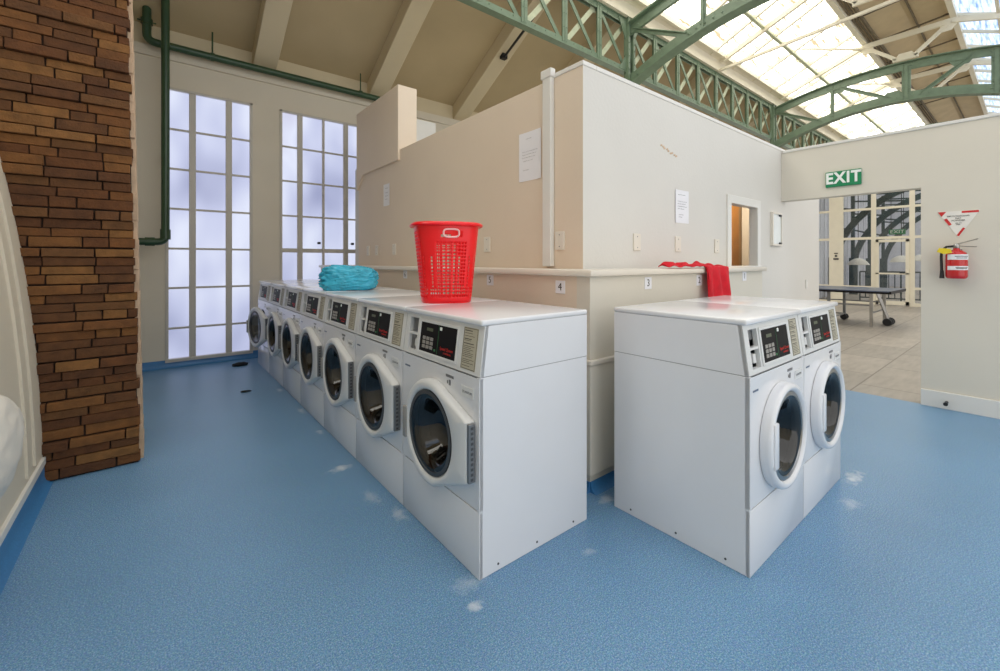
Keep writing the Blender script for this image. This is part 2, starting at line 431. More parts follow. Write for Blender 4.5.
# ------------------------------------------------------------------ brick pier
pier = thing('brick_pier', 'rough brown brick pier rising from the blue floor at far left', 'pillar', (-.3, 3.86, 0))
YP = 3.723
bm = bmesh.new(); core = bmesh.new()
z = 0.0; row = 0
def xr(z): return -.085-.02*z
while z < 5.0:
    h = random.uniform(.052, .062)
    gap = .008
    if row % 4 == 0: gap = .022; h += .012
    xl = wl(z+h/2)-.03; x = xl-random.uniform(0, .15); xe = xr(z)+random.uniform(-.008, .012)
    while x < xe-.01:
        w = random.choice((.12, .2, .235, .235, .26)); e = min(x+w, xe)
        if xe-e < .05: e = xe
        a = max(x, xl)
        if e-a > .02:
            fr = random.uniform(0, .012) + (.020 if row % 4 == 3 else 0)
            t0 = -.3
            tb = bmesh.new()
            x0, x1 = a-t0+.002-.0, e-t0-.003
            vs = [tb.verts.new((xx+random.uniform(-.002, .002), yy+random.uniform(-.002, .002), zz_+random.uniform(-.002, .002))) for xx in (a+.3+.003, e+.3-.003) for yy in (YP-3.86-fr, .14) for zz_ in (z+gap/2, z+h)]
            for f in ((0, 1, 3, 2), (4, 6, 7, 5), (0, 4, 5, 1), (2, 3, 7, 6), (0, 2, 6, 4), (1, 5, 7, 3)): tb.faces.new([vs[i] for i in f])
            bmesh.ops.bevel(tb, geom=tb.edges[:], offset=.003, segments=1, affect='EDGES')
            merge(bm, tb, random.randrange(len(BR)))
        x = e+.001
    z += h; row += 1
HP = z
obj('brickwork', bm, BR, pier)
n = 26
for i in range(n):
    z0, z1 = HP*i/n, HP*(i+1)/n
    A = [(wl(z0)-.05+.3, z0), (xr(z0)-.008+.3, z0), (xr(z1)-.008+.3, z1), (wl(z1)-.05+.3, z1)]
    prism(core, A, 'y', YP-3.86+.012, .13)
obj('mortar_bed', core, M['mortar'], pier)
# old render on the flank of the pier
bm = bmesh.new()
z = 0
while z < HP-.05:
    h = random.uniform(.05, .16); d = random.uniform(.0, .03); q = random.uniform(.045, .075)
    box(bm, xr(z)-.02+.3, xr(z)+.014+.3+d*.15, YP-3.86+q, .16, z, min(z+h, HP), .003)
    z += h
obj('render_edge', bm, M['plaster_edge'], pier)

# ------------------------------------------------------------------ pipes on the window wall
YPp = 6.70
p = thing('drain_pipe', 'dark green vertical pipe with an elbow beside the left window', 'pipe', (.085, 6.52, 0))
bm = bmesh.new()
tube(bm, [(0, 0, 4.5), (0, 0, 1.64)] + [(-.07+.07*math.cos(a), 0, 1.64-.07*math.sin(a)) for a in (.3, .6, .9, 1.2, PI/2)] + [(-.55, 0, 1.57)], .042, 16)
obj('pipe_run', bm, M['pipe'], p, smooth=40)
bm = bmesh.new(); tube(bm, [(0, 0, 1.60), (0, 0, 1.72)], .052, 16); obj('collar', bm, M['pipe'], p, smooth=40)
bm = bmesh.new(); tube(bm, [(-.10, 0, 1.57), (-.19, 0, 1.57)], .052, 16); obj('collar', bm, M['pipe'], p, smooth=40)
bm = bmesh.new(); box(bm, -.02, .02, .03, .27, 2.6, 2.64); obj('bracket', bm, M['pipe'], p)
bm = bmesh.new(); box(bm, -.3, -.27, .03, .27, 1.555, 1.585); obj('bracket', bm, M['pipe'], p)
p = thing('service_pipe', 'dark green pipe running along the window wall below the ceiling', 'pipe', (-.09, YPp, 0))
bm = bmesh.new()
tube(bm, [(0, 0, 4.45), (0, 0, 4.08)] + [(.08-.08*math.cos(a), 0, 4.08-.08*math.sin(a)) for a in (.3, .6, .9, 1.2, PI/2)] + [(2.92, 0, 3.99), (2.98, .02, 3.985), (3.02, .09, 3.98)], .045, 16)
obj('pipe_run', bm, M['pipe'], p, smooth=40)
bm = bmesh.new(); tube(bm, [(0, 0, 4.20), (0, 0, 4.26)], .06, 16); box(bm, -.09, .09, -.01, .01, 4.225, 4.235); obj('collar', bm, M['pipe'], p, smooth=40)
for x in (.66, 2.62):
    bm = bmesh.new(); tube(bm, [(x, 0, 4.0), (x, 0, 4.32)], .010, 8); tube(bm, [(x-.02, 0, 4.0), (x+.02, 0, 4.0)], .052, 16); obj('hanger', bm, M['pipe'], p)

# ------------------------------------------------------------------ sloping plaster ceiling with beams
S = .55
zc = lambda y: 4.24+(6.95-y)*S
bm = bmesh.new(); prism(bm, [(7.2, zc(7.2)), (4.02, zc(4.02)), (4.02, zc(4.02)+.12), (7.2, zc(7.2)+.12)], 'x', -3.2, 19)
struct('ceiling', bm, M['ceil'], label='yellowed sloping plaster ceiling behind the green girder')
k = 0
for xb in [-2.17, -.51] + [1.15+1.66*i for i in range(0, 11)]:
    bm = bmesh.new(); prism(bm, [(6.92, zc(6.92)-.26), (4.35, zc(4.35)-.26), (4.35, zc(4.35)+.02), (6.92, zc(6.92)+.02)], 'x', xb-.10, xb+.19, .008)
    struct('trim_%d' % (5+k), bm, M['beam']); k += 1
# thin dark rod from ceiling to the girder


# ------------------------------------------------------------------ tall partition (box room)
HB = 2.60
bm = bmesh.new(); prism(bm, [(BX, BY), (BX+.12, BY+.12), (BX+.12, 5.75), (BX, 5.75)], 'z', 0, HB)
struct('wall_partition_left', bm, M['wallwarm'], label='warm cream partition wall behind the long row')
bm = bmesh.new()
ox0, ox1, oz0, oz1 = 4.26, 4.89, 1.28, 1.90
Y0, Y1 = BY, BY+.06
prism(bm, [(BX, BY), (ox0, BY), (ox0, Y1), (BX+.12, Y1)], 'z', 0, HB); box(bm, ox1, 6.96, Y0, Y1, 0, HB); box(bm, ox0, ox1, Y0, Y1, 0, oz0); box(bm, ox0, ox1, Y0, Y1, oz1, HB)
struct('wall_partition_right', bm, M['wallcool'], label='off white partition wall with serving hatch')
bm = bmesh.new(); box(bm, BX, 6.96, 5.75, 5.87, 0, HB); box(bm, 6.84, 6.96, BY+.12, 5.75, 0, HB); box(bm, BX+.12, 6.84, BY+.12, 5.75, HB-.12, HB-.04)
struct('wall_partition_back', bm, M['wallcool'])
bm = bmesh.new()
box(bm, BX-.006, BX+.13, BY-.006, 2.09, HB, HB+.03, .004); box(bm, BX+.13, 6.97, BY-.006, BY+.13, HB, HB+.03, .004)
struct('trim_18', bm, M['trim'])
# raised bulkhead at the window end of the partition
bm = bmesh.new()
prism(bm, [(4.479, 2.48), (5.55, 2.48), (5.74, 2.30), (5.76, 2.30), (5.76, 3.33), (4.479, 3.33)], 'x', BX-.025, BX+.21, .006)
struct('wall_bulkhead', bm, M['wallwarm'], label='raised square end block on the partition near the window')
bm = bmesh.new(); box(bm, BX+.22, 3.35, 5.76, 5.86, HB, 3.46, .004); struct('wall_upstand', bm, M['trim'])
# conduit cover up the corner of the partition
tr = thing('conduit', 'white vertical conduit cover on the cream wall above number 4', 'conduit', (BX-.02, 2.115, 1.30))
bm = bmesh.new(); box(bm, -.02, .0195, -.04, .04, .0, 1.36, .006); obj('cover', bm, M['trim'], tr)
bm = bmesh.new(); box(bm, -.028, .0198, -.05, .05, 1.30, 1.36, .006); obj('end_cap', bm, M['trim'], tr)

# ------------------------------------------------------------------ service duct and its ledge
HL = 1.285
bm = bmesh.new(); box(bm, LX, LX+.10, LY+.10, YW, 0, HL-.035)
struct('wall_duct_left', bm, M['wallwarm'], label='low cream duct wall behind the long row of machines')
bm = bmesh.new(); box(bm, LX, 4.45, LY, LY+.10, 0, HL-.035); box(bm, 4.35, 4.45, LY+.10, BY, 0, HL-.035)
struct('wall_duct_right', bm, M['wallexit'], label='low off white duct wall behind the pair')
bm = bmesh.new(); prism(bm, [(LX-.02, LY-.02), (4.46, LY-.02), (4.46, LY+.1), (LX+.1, LY+.1), (LX+.1, YW-.05), (LX-.02, YW-.05)], 'z', 0.10, .745, .006)
struct('trim_19', bm, M['wallexit'])
bm = bmesh.new(); prism(bm, [(LX-.03, LY-.03), (4.47, LY-.03), (4.47, LY), (LX, LY), (LX, YW-.05), (LX-.03, YW-.05)], 'z', .735, .765, .008)
struct('trim_20', bm, M['ledge'])
bm = bmesh.new(); prism(bm, [(LX-.035, LY-.035), (4.48, LY-.035), (4.48, BY-.001), (BX-.001, BY-.001), (BX-.001, 5.75), (BX-.001+.3, 5.76), (BX+.3, YW-.001), (LX-.035, YW-.001)], 'z', HL-.04, HL, .012)
struct('trim_21', bm, M['ledge'], smooth=40, label='cream ledge on top of the duct walls')

# hatch: frame and the room behind
fr = bmesh.new()
box(fr, ox0-.07, ox0+.008, BY-.018, BY+.07, oz0, oz1+.07, .004); box(fr, ox1-.008, ox1+.07, BY-.018, BY+.07, oz0, oz1+.07, .004)
box(fr, ox0, ox1, BY-.018, BY+.07, oz1-.008, oz1+.07, .004); box(fr, ox0-.07, ox1+.07, BY-.03, BY+.07, oz0-.01, oz0+.012, .004)
w3 = thing('window_3', None, None, (0, 0, 0)); w3['kind'] = 'structure'; obj('window_frame', fr, M['trim'], w3)
bm = bmesh.new()
box(bm, 4.0, 6.83, 2.62, 2.66, .0, 2.45, mi=1); box(bm, 4.0, 6.83, BY+.13, 2.66, .82, .86, mi=1)
struct('wall_hatch_room', bm, [M['wood'], M['wood2']])
bm = bmesh.new(); box(bm, 5.95, 6.28, 2.56, 2.615, .87, 2.4, .006); struct('trim_22', bm, M['wood'])
bm = bmesh.new(); box(bm, 6.50, 6.58, 2.5, 2.615, .87, 2.4, .006); struct('trim_23', bm, M['trim'])

# ------------------------------------------------------------------ exit wall with opening
HE = 2.57; OY0, OY1, OZ = .67, BY, 2.025
bm = bmesh.new()
box(bm, XE, XE+.14, -2.6, OY0, 0, HE); box(bm, XE, XE+.14, OY0, OY1-.002, OZ, HE)
struct('wall_exit', bm, M['wallexit'], label='pale wall with the doorway into the hall')
bm = bmesh.new(); box(bm, XE-.014, XE+.155, -2.6, BY-.02, HE, HE+.028, .004); struct('trim_24', bm, M['trim'])
bm = bmesh.new(); box(bm, XE-.018, XE, -2.6, OY0, 0, .15, .004); struct('baseboard_exit', bm, M['trim'])
bm = bmesh.new(); tube(bm, [(XE-.02, .50, .065), (XE-.10, .50, .065)], .012, 12); tube(bm, [(XE-.10, .50, .065), (XE-.112, .50, .065)], .016, 12)
tag(obj('door_stop', bm, M['rubber']), 'small black door stop on the white baseboard under the extinguisher', 'door stop')

# ------------------------------------------------------------------ lattice girder
TOP, BOT = 5.30, 4.43
g = thing('lattice_girder', 'sage green riveted lattice girder above the white partition', 'girder', (6.07, G, 0))
gx = lambda x: x-6.07
for nm, z, sg in (('top_chord', TOP, 1), ('bottom_chord', BOT, -1)):
    b = bmesh.new()
    bar(b, (gx(-.9), .02, z), (gx(18.6), .02, z), .11, .016)
    bar(b, (gx(-.9), -.012, z-sg*.05), (gx(18.6), -.012, z-sg*.04), .014, .08)
    bar(b, (gx(-.9), .05, z-sg*.05), (gx(18.6), .05, z-sg*.04), .014, .08)
    x = 2.6
    while x < 13:
        rivet(b, (gx(x), -.02, z-sg*.06), .011); x += .193
    obj(nm, b, M['green'], g)
bay = 6.18/8
for i in range(-12, 17):
    x = 6.07+bay*i; main = (i % 8 == 0)
    if x < -.9: continue
    b = bmesh.new(); w = .16 if main else .085
    if main:
        for dx in (-.07, .07): bar(b, (gx(x)+dx, -.03, BOT-.24), (gx(x)+dx, -.03, TOP+.02), .05, .09, up=(0, 1, 0))
        bar(b, (gx(x), -.02, BOT-.26), (gx(x), -.02, TOP+.02), .18, .02, up=(0, 1, 0))
        for s_ in (-1, 1):   # gussets
            prism(b, [(gx(x), TOP-.02), (gx(x)+s_*.30, TOP-.02), (gx(x)+s_*.11, TOP-.34), (gx(x), TOP-.34)], 'y', -.03, -.018)
            prism(b, [(gx(x), BOT+.02), (gx(x)+s_*.28, BOT+.02), (gx(x)+s_*.11, BOT+.26), (gx(x), BOT+.26)], 'y', -.03, -.018)
    else:
        bar(b, (gx(x), -.024, BOT), (gx(x), -.024, TOP), .105, .012, up=(0, 1, 0))
        bar(b, (gx(x), -.0, BOT), (gx(x), -.0, TOP), .012, .07, up=(0, 1, 0))
    if x < 14 and x > 2:
        zq = BOT+.03
        while zq < TOP:
            for dx in ((-.07, .07) if main else (-.025, .025)):
                rivet(b, (gx(x)+dx, -.078 if main else -.032, zq), .012 if main else .009)
            zq += .11 if main else .2
    obj('post', b, M['green'], g)
    if i < 16:
        x2 = x+bay; m_ = .05
        b = bmesh.new(); bar(b, (gx(x)+m_, .036, BOT+.05), (gx(x2)-m_, .036, TOP-.05), .012, .078, up=(0, 0, 1))
        # small gusset plates where lacing meets chords
        box(b, gx(x2)-.15, gx(x2)-.03, .028, .034, TOP-.15, TOP-.02); box(b, gx(x)+.03, gx(x)+.15, .028, .034, BOT+.02, BOT+.15)
        obj('lacing_bar', b, M['lacing'], g)
        b = bmesh.new(); bar(b, (gx(x)+m_, .014, TOP-.05), (gx(x2)-m_, .014, BOT+.05), .012, .064, up=(0, 0, 1))
        obj('lacing_bar', b, M['green'], g)

# ------------------------------------------------------------------ arched trusses
zu = lambda y: 5.52-.066*(y-2.0)**2
zl = lambda y: 4.70-.107*(y-1.95)**2
def arch(X, label, riv=True):
    t = thing('arched_truss', label, 'roof truss', (X, 1.95, 0))
    Y = lambda y: y-1.95
    ys = [4.18-.2*i for i in range(0, 24)]
    for nm, fz, sg, hh in (('upper_chord', zu, 1, .15), ('lower_chord', zl, -1, .17)):
        b = bmesh.new()
        for a, c in zip(ys, ys[1:]):
            bar(b, (0, Y(a), fz(a)-sg*.01), (0, Y(c), fz(c)-sg*.01), .20, .02)
            bar(b, (0, Y(a), fz(a)-sg*(.02+hh/2)), (0, Y(c), fz(c)-sg*(.02+hh/2)), .05, hh)
        if riv:
            y = 4.0
            while y > -.3:
                if int(y*10) % 13 < 6: rivet(b, (-.028, Y(y), fz(y)-sg*(.02+hh*.5)), .014)
                y -= .12
        obj(nm, b, M['green'], t)
    for y, w in ((2.95, .07), (1.69, .14), (.45, .14), (3.0-3.0, .0)):
        if not w: continue
        b = bmesh.new(); bar(b, (0, Y(y), zl(y)), (0, Y(y), zu(y)), .04, w, up=(0, 1, 0)); bar(b, (-.03, Y(y), zl(y)), (-.03, Y(y), zu(y)), .012, w*.4, up=(0, 1, 0))
        for zq in [zl(y)+.05+.07*k for k in range(4)]+[zu(y)-.05-.07*k for k in range(4)]:
            for dy in (-w*.3, w*.3): rivet(b, (-.035, Y(y)+dy, zq), .012)
        obj('vertical', b, M['green'], t)
    for (ya, fa, yb, fb) in ((4.1, zu, 3.2, zl), (2.85, zu, 1.95, zl), (1.45, zl, .75, zu), (-.1, zl, .35, zu)):
        b = bmesh.new(); za = fa(ya)+(-.12 if fa is zu else .12); zb = fb(yb)+(-.12 if fb is zu else .12)
        bar(b, (0, Y(ya), za), (0, Y(yb), zb), .03, .06); bar(b, (0, Y(ya), za), (0, Y(yb), zb), .09, .014, off=.03)
        obj('diagonal', b, M['green'], t)
    for (y, f, s_) in ((2.85, zu, 1), (1.9, zl, 1), (.9, zu, -1)):
        b = bmesh.new(); q = f(y)
        sg = -1 if f is zu else 1
        prism(b, [(Y(y)-.2, q+sg*.12), (Y(y)+.2, q+sg*.12), (Y(y)+.1, q+sg*.26), (Y(y)-.1, q+sg*.26)], 'x', -.008, .008)
        obj('gusset', b, M['green'], t)
    return t
arch(ARCH_X[0], 'nearer green arched roof truss crossing the top edge')
arch(ARCH_X[1], 'green arched roof truss springing above the EXIT sign')
arch(ARCH_X[2], 'farthest green arched truss glimpsed through the hall glazing', False)

# ------------------------------------------------------------------ rooflight
YF, ZF = 4.10, 5.52; YA, ZA = 2.41, 6.30; YB, ZB = 1.05, 6.44; YN, ZN = -.30, 5.85
sl = thing('window_4', None, None, (0, 0, 0)); sl['kind'] = 'structure'
XS0, XS1 = -3.0, 31
def roofpt(y):
    return ZF+(YF-y)*(ZA-ZF)/(YF-YA)
nb = 0
x = XS0
# translucent corrugated sheets
b = bmesh.new()
yb0, yb1 = 4.0, YA+.02
nx = 340
prev = None
for i in range(nx+1):
    xx = XS0+(XS1-XS0)*i/nx; dz = .012*(1 if i % 2 else -1)
    cur = [b.verts.new((xx, yb0, roofpt(yb0)+.06+dz)), b.verts.new((xx, yb1, roofpt(yb1)+.06+dz))]
    if prev: b.faces.new((prev[0], cur[0], cur[1], prev[1]))
    prev = cur
obj('rooflight_sheet', b, M['sky'], sl)
b = bmesh.new(); prev = None
for i in range(nx+1):
    xx = XS0+(XS1-XS0)*i/nx; dz = .012*(1 if i % 2 else -1)
    cur = [b.verts.new((xx, YB, ZB+.06+dz)), b.verts.new((xx, YN, ZN+.06+dz))]
    if prev: b.faces.new((prev[0], cur[0], cur[1], prev[1]))
    prev = cur
obj('rooflight_sheet', b, M['skyblue'], sl)
b = bmesh.new()
for y, w in ((4.0, .05), (3.3, .035), (2.85, .0)):
    if w: bar(b, (XS0, y, roofpt(y)), (XS1, y, roofpt(y)), w, .09)
bar(b, (XS0, YA, ZA-.02), (XS1, YA, ZA-.02), .09, .14); bar(b, (XS0, YB, ZB-.02), (XS1, YB, ZB-.02), .09, .14)
bar(b, (XS0, .45, ZB-.24), (XS1, .45, ZB-.24), .05, .08)
obj('purlin', b, M['cream'], sl)
b = bmesh.new(); bar(b, (XS0, 3.28, roofpt(3.28)-.06), (XS1, 3.28, roofpt(3.28)-.06), .06, .03); obj('purlin', b, M['lacing'], sl)
b = bmesh.new(); x = -2.6
while x < 30:
    bar(b, (x, YF, ZF+.01), (x, YA, ZA+.01), .045, .07); bar(b, (x, YB, ZB), (x, YN, ZN), .04, .06); x += 1.03
obj('glazing_bar', b, M['cream'], sl)
bm = bmesh.new(); bar(bm, (XS0, G-.06, 5.68), (XS1, G-.06, 5.68), .05, .74); prism(bm, [(YF+.05, ZF-.02), (4.0, roofpt(4.0)+.0), (4.0, roofpt(4.0)+.05), (YF+.05, ZF+.05)], 'x', XS0, XS1)
struct('trim_25', bm, M['cream'], label='cream fascia between girder and rooflight')
# ridge soffit
bm = bmesh.new(); prism(bm, [(YA, ZA), (1.7, ZA+.22), (YB, ZB), (YB, ZB+.1), (1.7, ZA+.34), (YA, ZA+.1)], 'x', XS0, XS1)
struct('ceiling', bm, M['soffit'], label='brown boarded soffit under the roof ridge')
bm = bmesh.new()
x = 5
while x < 20:
    bar(bm, (x, YA-.02, ZA+.0), (x, YB, ZB), .025, .03); x += 1.545
bar(bm, (XS0, 1.6, ZA+.19), (XS1, 1.6, ZA+.19), .03, .03)
struct('trim_26', bm, M['louvre'])
bm = bmesh.new()
for k in range(3): bar(bm, (XS0, YA-.08-.05*k, ZA-.02+.015*k), (XS1, YA-.08-.05*k, ZA-.02+.015*k), .03, .012)
bar(bm, (XS0, YA-.22, ZA-.02), (XS1, YA-.22, ZA-.02), .03, .05)
struct('trim_27', bm, M['louvre'], label='dark louvre strip along the ridge')
# cream frames below the rooflight
def frame(X, label, tie):
    t = thing('roof_frame', label, 'roof truss', (X, 1.73, 0))
    Y = lambda y: y-1.73
    b = bmesh.new(); bar(b, (0, Y(4.08), 5.50), (0, Y(YA), 6.17), .06, .09); obj('rafter', b, M['cream'], t)
    b = bmesh.new(); bar(b, (0, Y(YB), 6.17), (0, Y(-.25), 5.75), .06, .09); obj('rafter', b, M['cream'], t)
    b = bmesh.new(); bar(b, (0, Y(YA), 6.16), (0, Y(YB), 6.16), .06, .10); obj('collar_tie', b, M['cream'], t)
    for s_ in (-1, 1):
        b = bmesh.new(); bar(b, (0, s_*.66, 6.14), (0, s_*.14, 5.68), .05, .065); obj('brace', b, M['cream'], t)
    b = bmesh.new(); bar(b, (0, -.20, 5.66), (0, .20, 5.66), .05, .07); prism(b, [(-.2, 5.63), (.2, 5.63), (.1, 5.78), (-.1, 5.78)], 'x', -.008, .008); obj('gusset', b, M['cream'], t)
    for s_ in (-1, 1):
        b = bmesh.new(); prism(b, [(s_*.68-.16, 6.2), (s_*.68+.16, 6.2), (s_*.6+.08, 5.98), (s_*.6-.08, 5.98)], 'x', -.008, .008); obj('gusset', b, M['cream'], t)
    b = bmesh.new(); bar(b, (0, Y(2.45), 6.12), (-1.55, Y(3.28), 5.98), .03, .04); obj('brace', b, M['cream'], t)
    if tie:
        b = bmesh.new(); bar(b, (0, Y(4.15), 5.32), (0, Y(-.3), 5.60), .045, .05); obj('tie_bar', b, M['cream'], t)
    return t
frame(9.16, 'cream roof frame between the two green arched trusses', True)
frame(12.26+.16, 'cream roof frame just behind the green arch over the EXIT sign', False)
frame(15.4, 'cream roof frame beyond the green arch over the EXIT sign', False)

# gable screen at the end of the roof: cream posts
def mullion(t, X, y0, y1, z0, z1, nm='mullion', d=.06):
    b = bmesh.new(); box(b, X-d/2, X+d/2, y0, y1, z0, z1, .004); return obj(nm, b, M['cream'], t)
XG = 17.6
t = thing('window_5', None, None, (0, 0, 0)); t['kind'] = 'structure'
for a, c in ((4.32, 3.94), (3.24, 3.12), (2.36, 2.24), (5.0, 4.9), (1.45, 1.33), (.5, .4), (-.4, -.5)):
    mullion(t, XG, c, a, 0, 5.05)
for z0, z1, y0, y1 in ((2.04, 2.12, -.4, 4.95), (2.97, 3.04, -.4, 4.95), (4.0, 4.1, -.4, 4.95), (5.0, 5.1, -.4, 4.95), (.50, .57, 3.2, 4.95), (.50, .57, -.4, 2.3), (0, .10, 3.2, 4.95), (0, .10, -.4, 2.3)):
    mullion(t, XG, y0, y1, z0, z1, 'transom', .055)
b = bmesh.new(); box(b, XG-.003, XG+.003, -.45, 4.95, 0, 5.05); obj('pane', b, M['clear'], t)
# door in the screen
d = thing('door_1', None, None, (XG-.03, 3.08, 0)); d['kind'] = 'structure'
b = bmesh.new()
for a, c in ((-.03, .07-.03), (-.72, -.64)): box(b, -.03, .03, min(a, c), max(a, c), .02, 2.02, .004)
box(b, -.03, .03, -.72, .04, 1.94, 2.02, .004); box(b, -.03, .03, -.72, .04, .02, .14, .004); box(b, -.03, .03, -.72, .04, .95, 1.0, .004)
obj('door_frame', b, M['cream'], d)
b = bmesh.new(); tube(b, [(-.03, -.62, 1.0), (-.09, -.62, 1.0), (-.09, -.52, 1.0)], .015, 8); obj('door_handle', b, M['rubber'], d)
sg = bmesh.new(); box(sg, XG-.045, XG-.031, 4.08, 4.18, 1.60, 1.63); box(sg, XG-.045, XG-.031, 4.06, 4.20, 1.40, 1.46); box(sg, XG-.045, XG-.031, 4.10, 4.16, 1.50, 1.56)
tag(obj('notice', sg, M['ink']), 'tiny dark notice on the wide cream post in the hall', 'sign')
# far hall beyond the screen
bm = bmesh.new(); x = 17.8
while x < 31:
    box(bm, x, x+.36, 4.95, 5.0, 0, 6.1, .01); box(bm, x+.36, x+.45, 4.97, 5.02, 0, 6.1); x += .45
struct('wall_hall_side', bm, M['panelwall'], label='pale ribbed sheet wall seen through the hall screen')
bm = bmesh.new(); y = -5
while y < 5: box(bm, 31, 31.05, y, y+.36, 0, 6.1, .01); box(bm, 31.02, 31.07, y+.36, y+.45, 0, 6.1); y += .45
struct('wall_hall_end', bm, M['panelwall'])
for k, X in enumerate((19.6, 22.4, 25.2, 28.0)):
    t = thing('hall_arch', ('nearest', 'second', 'third', 'farthest')[k]+' dark slate arch rib seen through the hall screen', 'arch', (X, 4.2, 0))
    b = bmesh.new(); box(b, -.08, .08, .35, .62, 0, 1.5, .01); obj('post', b, M['slate'], t)
    b = bmesh.new(); pts = []
    for i in range(13):
        a = i/12*PI/2
        pts.append((0, .5-3.4*(1-math.cos(a)), .9+3.2*math.sin(a)))
    for a, c in zip(pts, pts[1:]): bar(b, a, c, .12, .20, up=(0, .5, .5))
    obj('curved_rib', b, M['slate'], t)
    b = bmesh.new()
    for i in range(2, 12, 2):
        q = pts[i]; bar(b, q, (0, .5, q[2]+.15), .05, .06)
    bar(b, (0, .5, 1.5), (0, .5, 4.6), .08, .12, up=(0, 1, 0)); obj('strut', b, M['slate'], t)
for i, (X, Y, z) in enumerate(((20.5, 4.15, 1.25), (21.5, 3.1, 1.35), (23.0, 2.75, 1.40))):
    t = thing('pendant_lamp', ('leftmost', 'middle', 'rightmost')[i]+' of three pale dome lamps in the hall behind the glazed screen', 'lamp', (X, Y, z))
    b = bmesh.new(); lathe(b, [(.03, .22), (.12, .2), (.26, .10), (.34, -.02), (.33, -.03), (.24, .08), (.1, .18)], 24); obj('shade', b, M['lamp'], t, smooth=40)
    b = bmesh.new(); tube(b, [(0, 0, .2), (0, 0, 3.6)], .012, 6); obj('cord', b, M['rubber'], t)
t = thing('railing', 'dark railing standing behind the glazed hall screen', 'railing', (19.0, 2.9, 0))
b = bmesh.new(); bar(b, (0, -1.2, 1.0), (0, .9, 1.0), .05, .05); bar(b, (0, -1.2, .12), (0, .9, .12), .04, .04); obj('rail', b, M['slate'], t)
for k in range(15):
    b = bmesh.new(); tube(b, [(0, -1.2+.15*k, 0 if k % 7 == 0 else .12), (0, -1.2+.15*k, 1.0)], .014 if k % 7 else .022, 6); obj('baluster', b, M['slate'], t)
t = thing('exit_sign', 'small green exit sign hanging behind the hall screen', 'sign', (18.6, 2.78, 2.30))
b = bmesh.new(); box(b, -.03, .03, -.2, .2, -.08, .08, .006); obj('panel', b, M['exit'], t)
b = bmesh.new(); put_text(b, 'EXIT', .14, (-.032, 0, 0), FACE_NEG_X, sx=1.2); obj('lettering', b, M['wtxt'], t)
b = bmesh.new(); tube(b, [(0, -.15, .09), (0, -.15, 1.6)], .008, 6); tube(b, [(0, .15, .09), (0, .15, 1.6)], .008, 6); obj('hanger', b, M['rubber'], t)

# ------------------------------------------------------------------ table tennis table
t = thing('table_tennis_table', 'dark topped table tennis table standing on the hall tiles', 'table', (11.85, 3.12, 0))
b = bmesh.new(); box(b, -.76, .76, -1.37, -.01, .735, .76, .004); box(b, -.76, .76, .01, 1.37, .735, .76, .004); obj('tabletop', b, M['tabletop'], t)
b = bmesh.new(); box(b, -.765, .765, -1.375, -1.35, .70, .757); box(b, -.765, -.74, -1.36, 1.36, .70, .74); box(b, .74, .765, -1.36, 1.36, .70, .74); obj('apron', b, M['black'], t)
for sx in (-1, 1):
    for yy in (-1.05, -.35, .35, 1.05):
        b = bmesh.new(); bar(b, (sx*.6, yy, .02 if abs(yy) > 1 else .09), (sx*.6, yy, .735), .05, .05); obj('leg', b, M['steel'] if abs(yy) > 1 else M['hinge'], t)
b = bmesh.new()
for yy in (-.35, .35): bar(b, (-.6, yy, .14), (.6, yy, .14), .03, .03)
bar(b, (-.6, -.35, .14), (-.6, .35, .14), .03, .03); bar(b, (.6, -.35, .14), (.6, .35, .14), .03, .03)
bar(b, (-.6, -1.05, .45), (-.6, 1.05, .45), .025, .025); bar(b, (.6, -1.05, .45), (.6, 1.05, .45), .025, .025); bar(b, (-.6, -1.05, .3), (.6, -1.05, .3), .025, .025)
obj('under_frame', b, M['hinge'], t)
for sx in (-.66, -.54, .54, .66):
    for yy in (-.35, .35):
        b = bmesh.new(); lathe(b, [(.0, -.02), (.065, -.02), (.07, 0), (.065, .02), (0, .02)], 16, 'x', (sx, yy, .07)); obj('caster', b, M['rubber'], t)

for yy in (-1.2, 1.2):
    b = bmesh.new(); bar(b, (.12, yy, .10), (.0, yy*.85, .735), .045, .045); bar(b, (-.02, yy, .09), (.26, yy, .09), .04, .04); obj('wheel_strut', b, M['steel'], t)
    for sx in (-.03, .12, .27):
        b = bmesh.new(); lathe(b, [(.0, -.025), (.075, -.025), (.08, 0), (.075, .025), (0, .025)], 16, 'x', (sx, yy, .08)); obj('caster', b, M['rubber'], t)

# ------------------------------------------------------------------ wall things
# EXIT sign
t = thing('exit_sign', 'green EXIT sign with white letters above the doorway', 'sign', (XE, 1.25, 2.20))
b = bmesh.new(); box(b, -.022, 0, -.148, .148, -.08, .08, .003); obj('panel', b, M['exit'], t)
b = bmesh.new(); put_text(b, 'EXIT', .158, (-.0232, 0, .004), FACE_NEG_X, sx=.83, ext=.001, off=.0055)
obj('lettering', b, M['wtxt'], t)
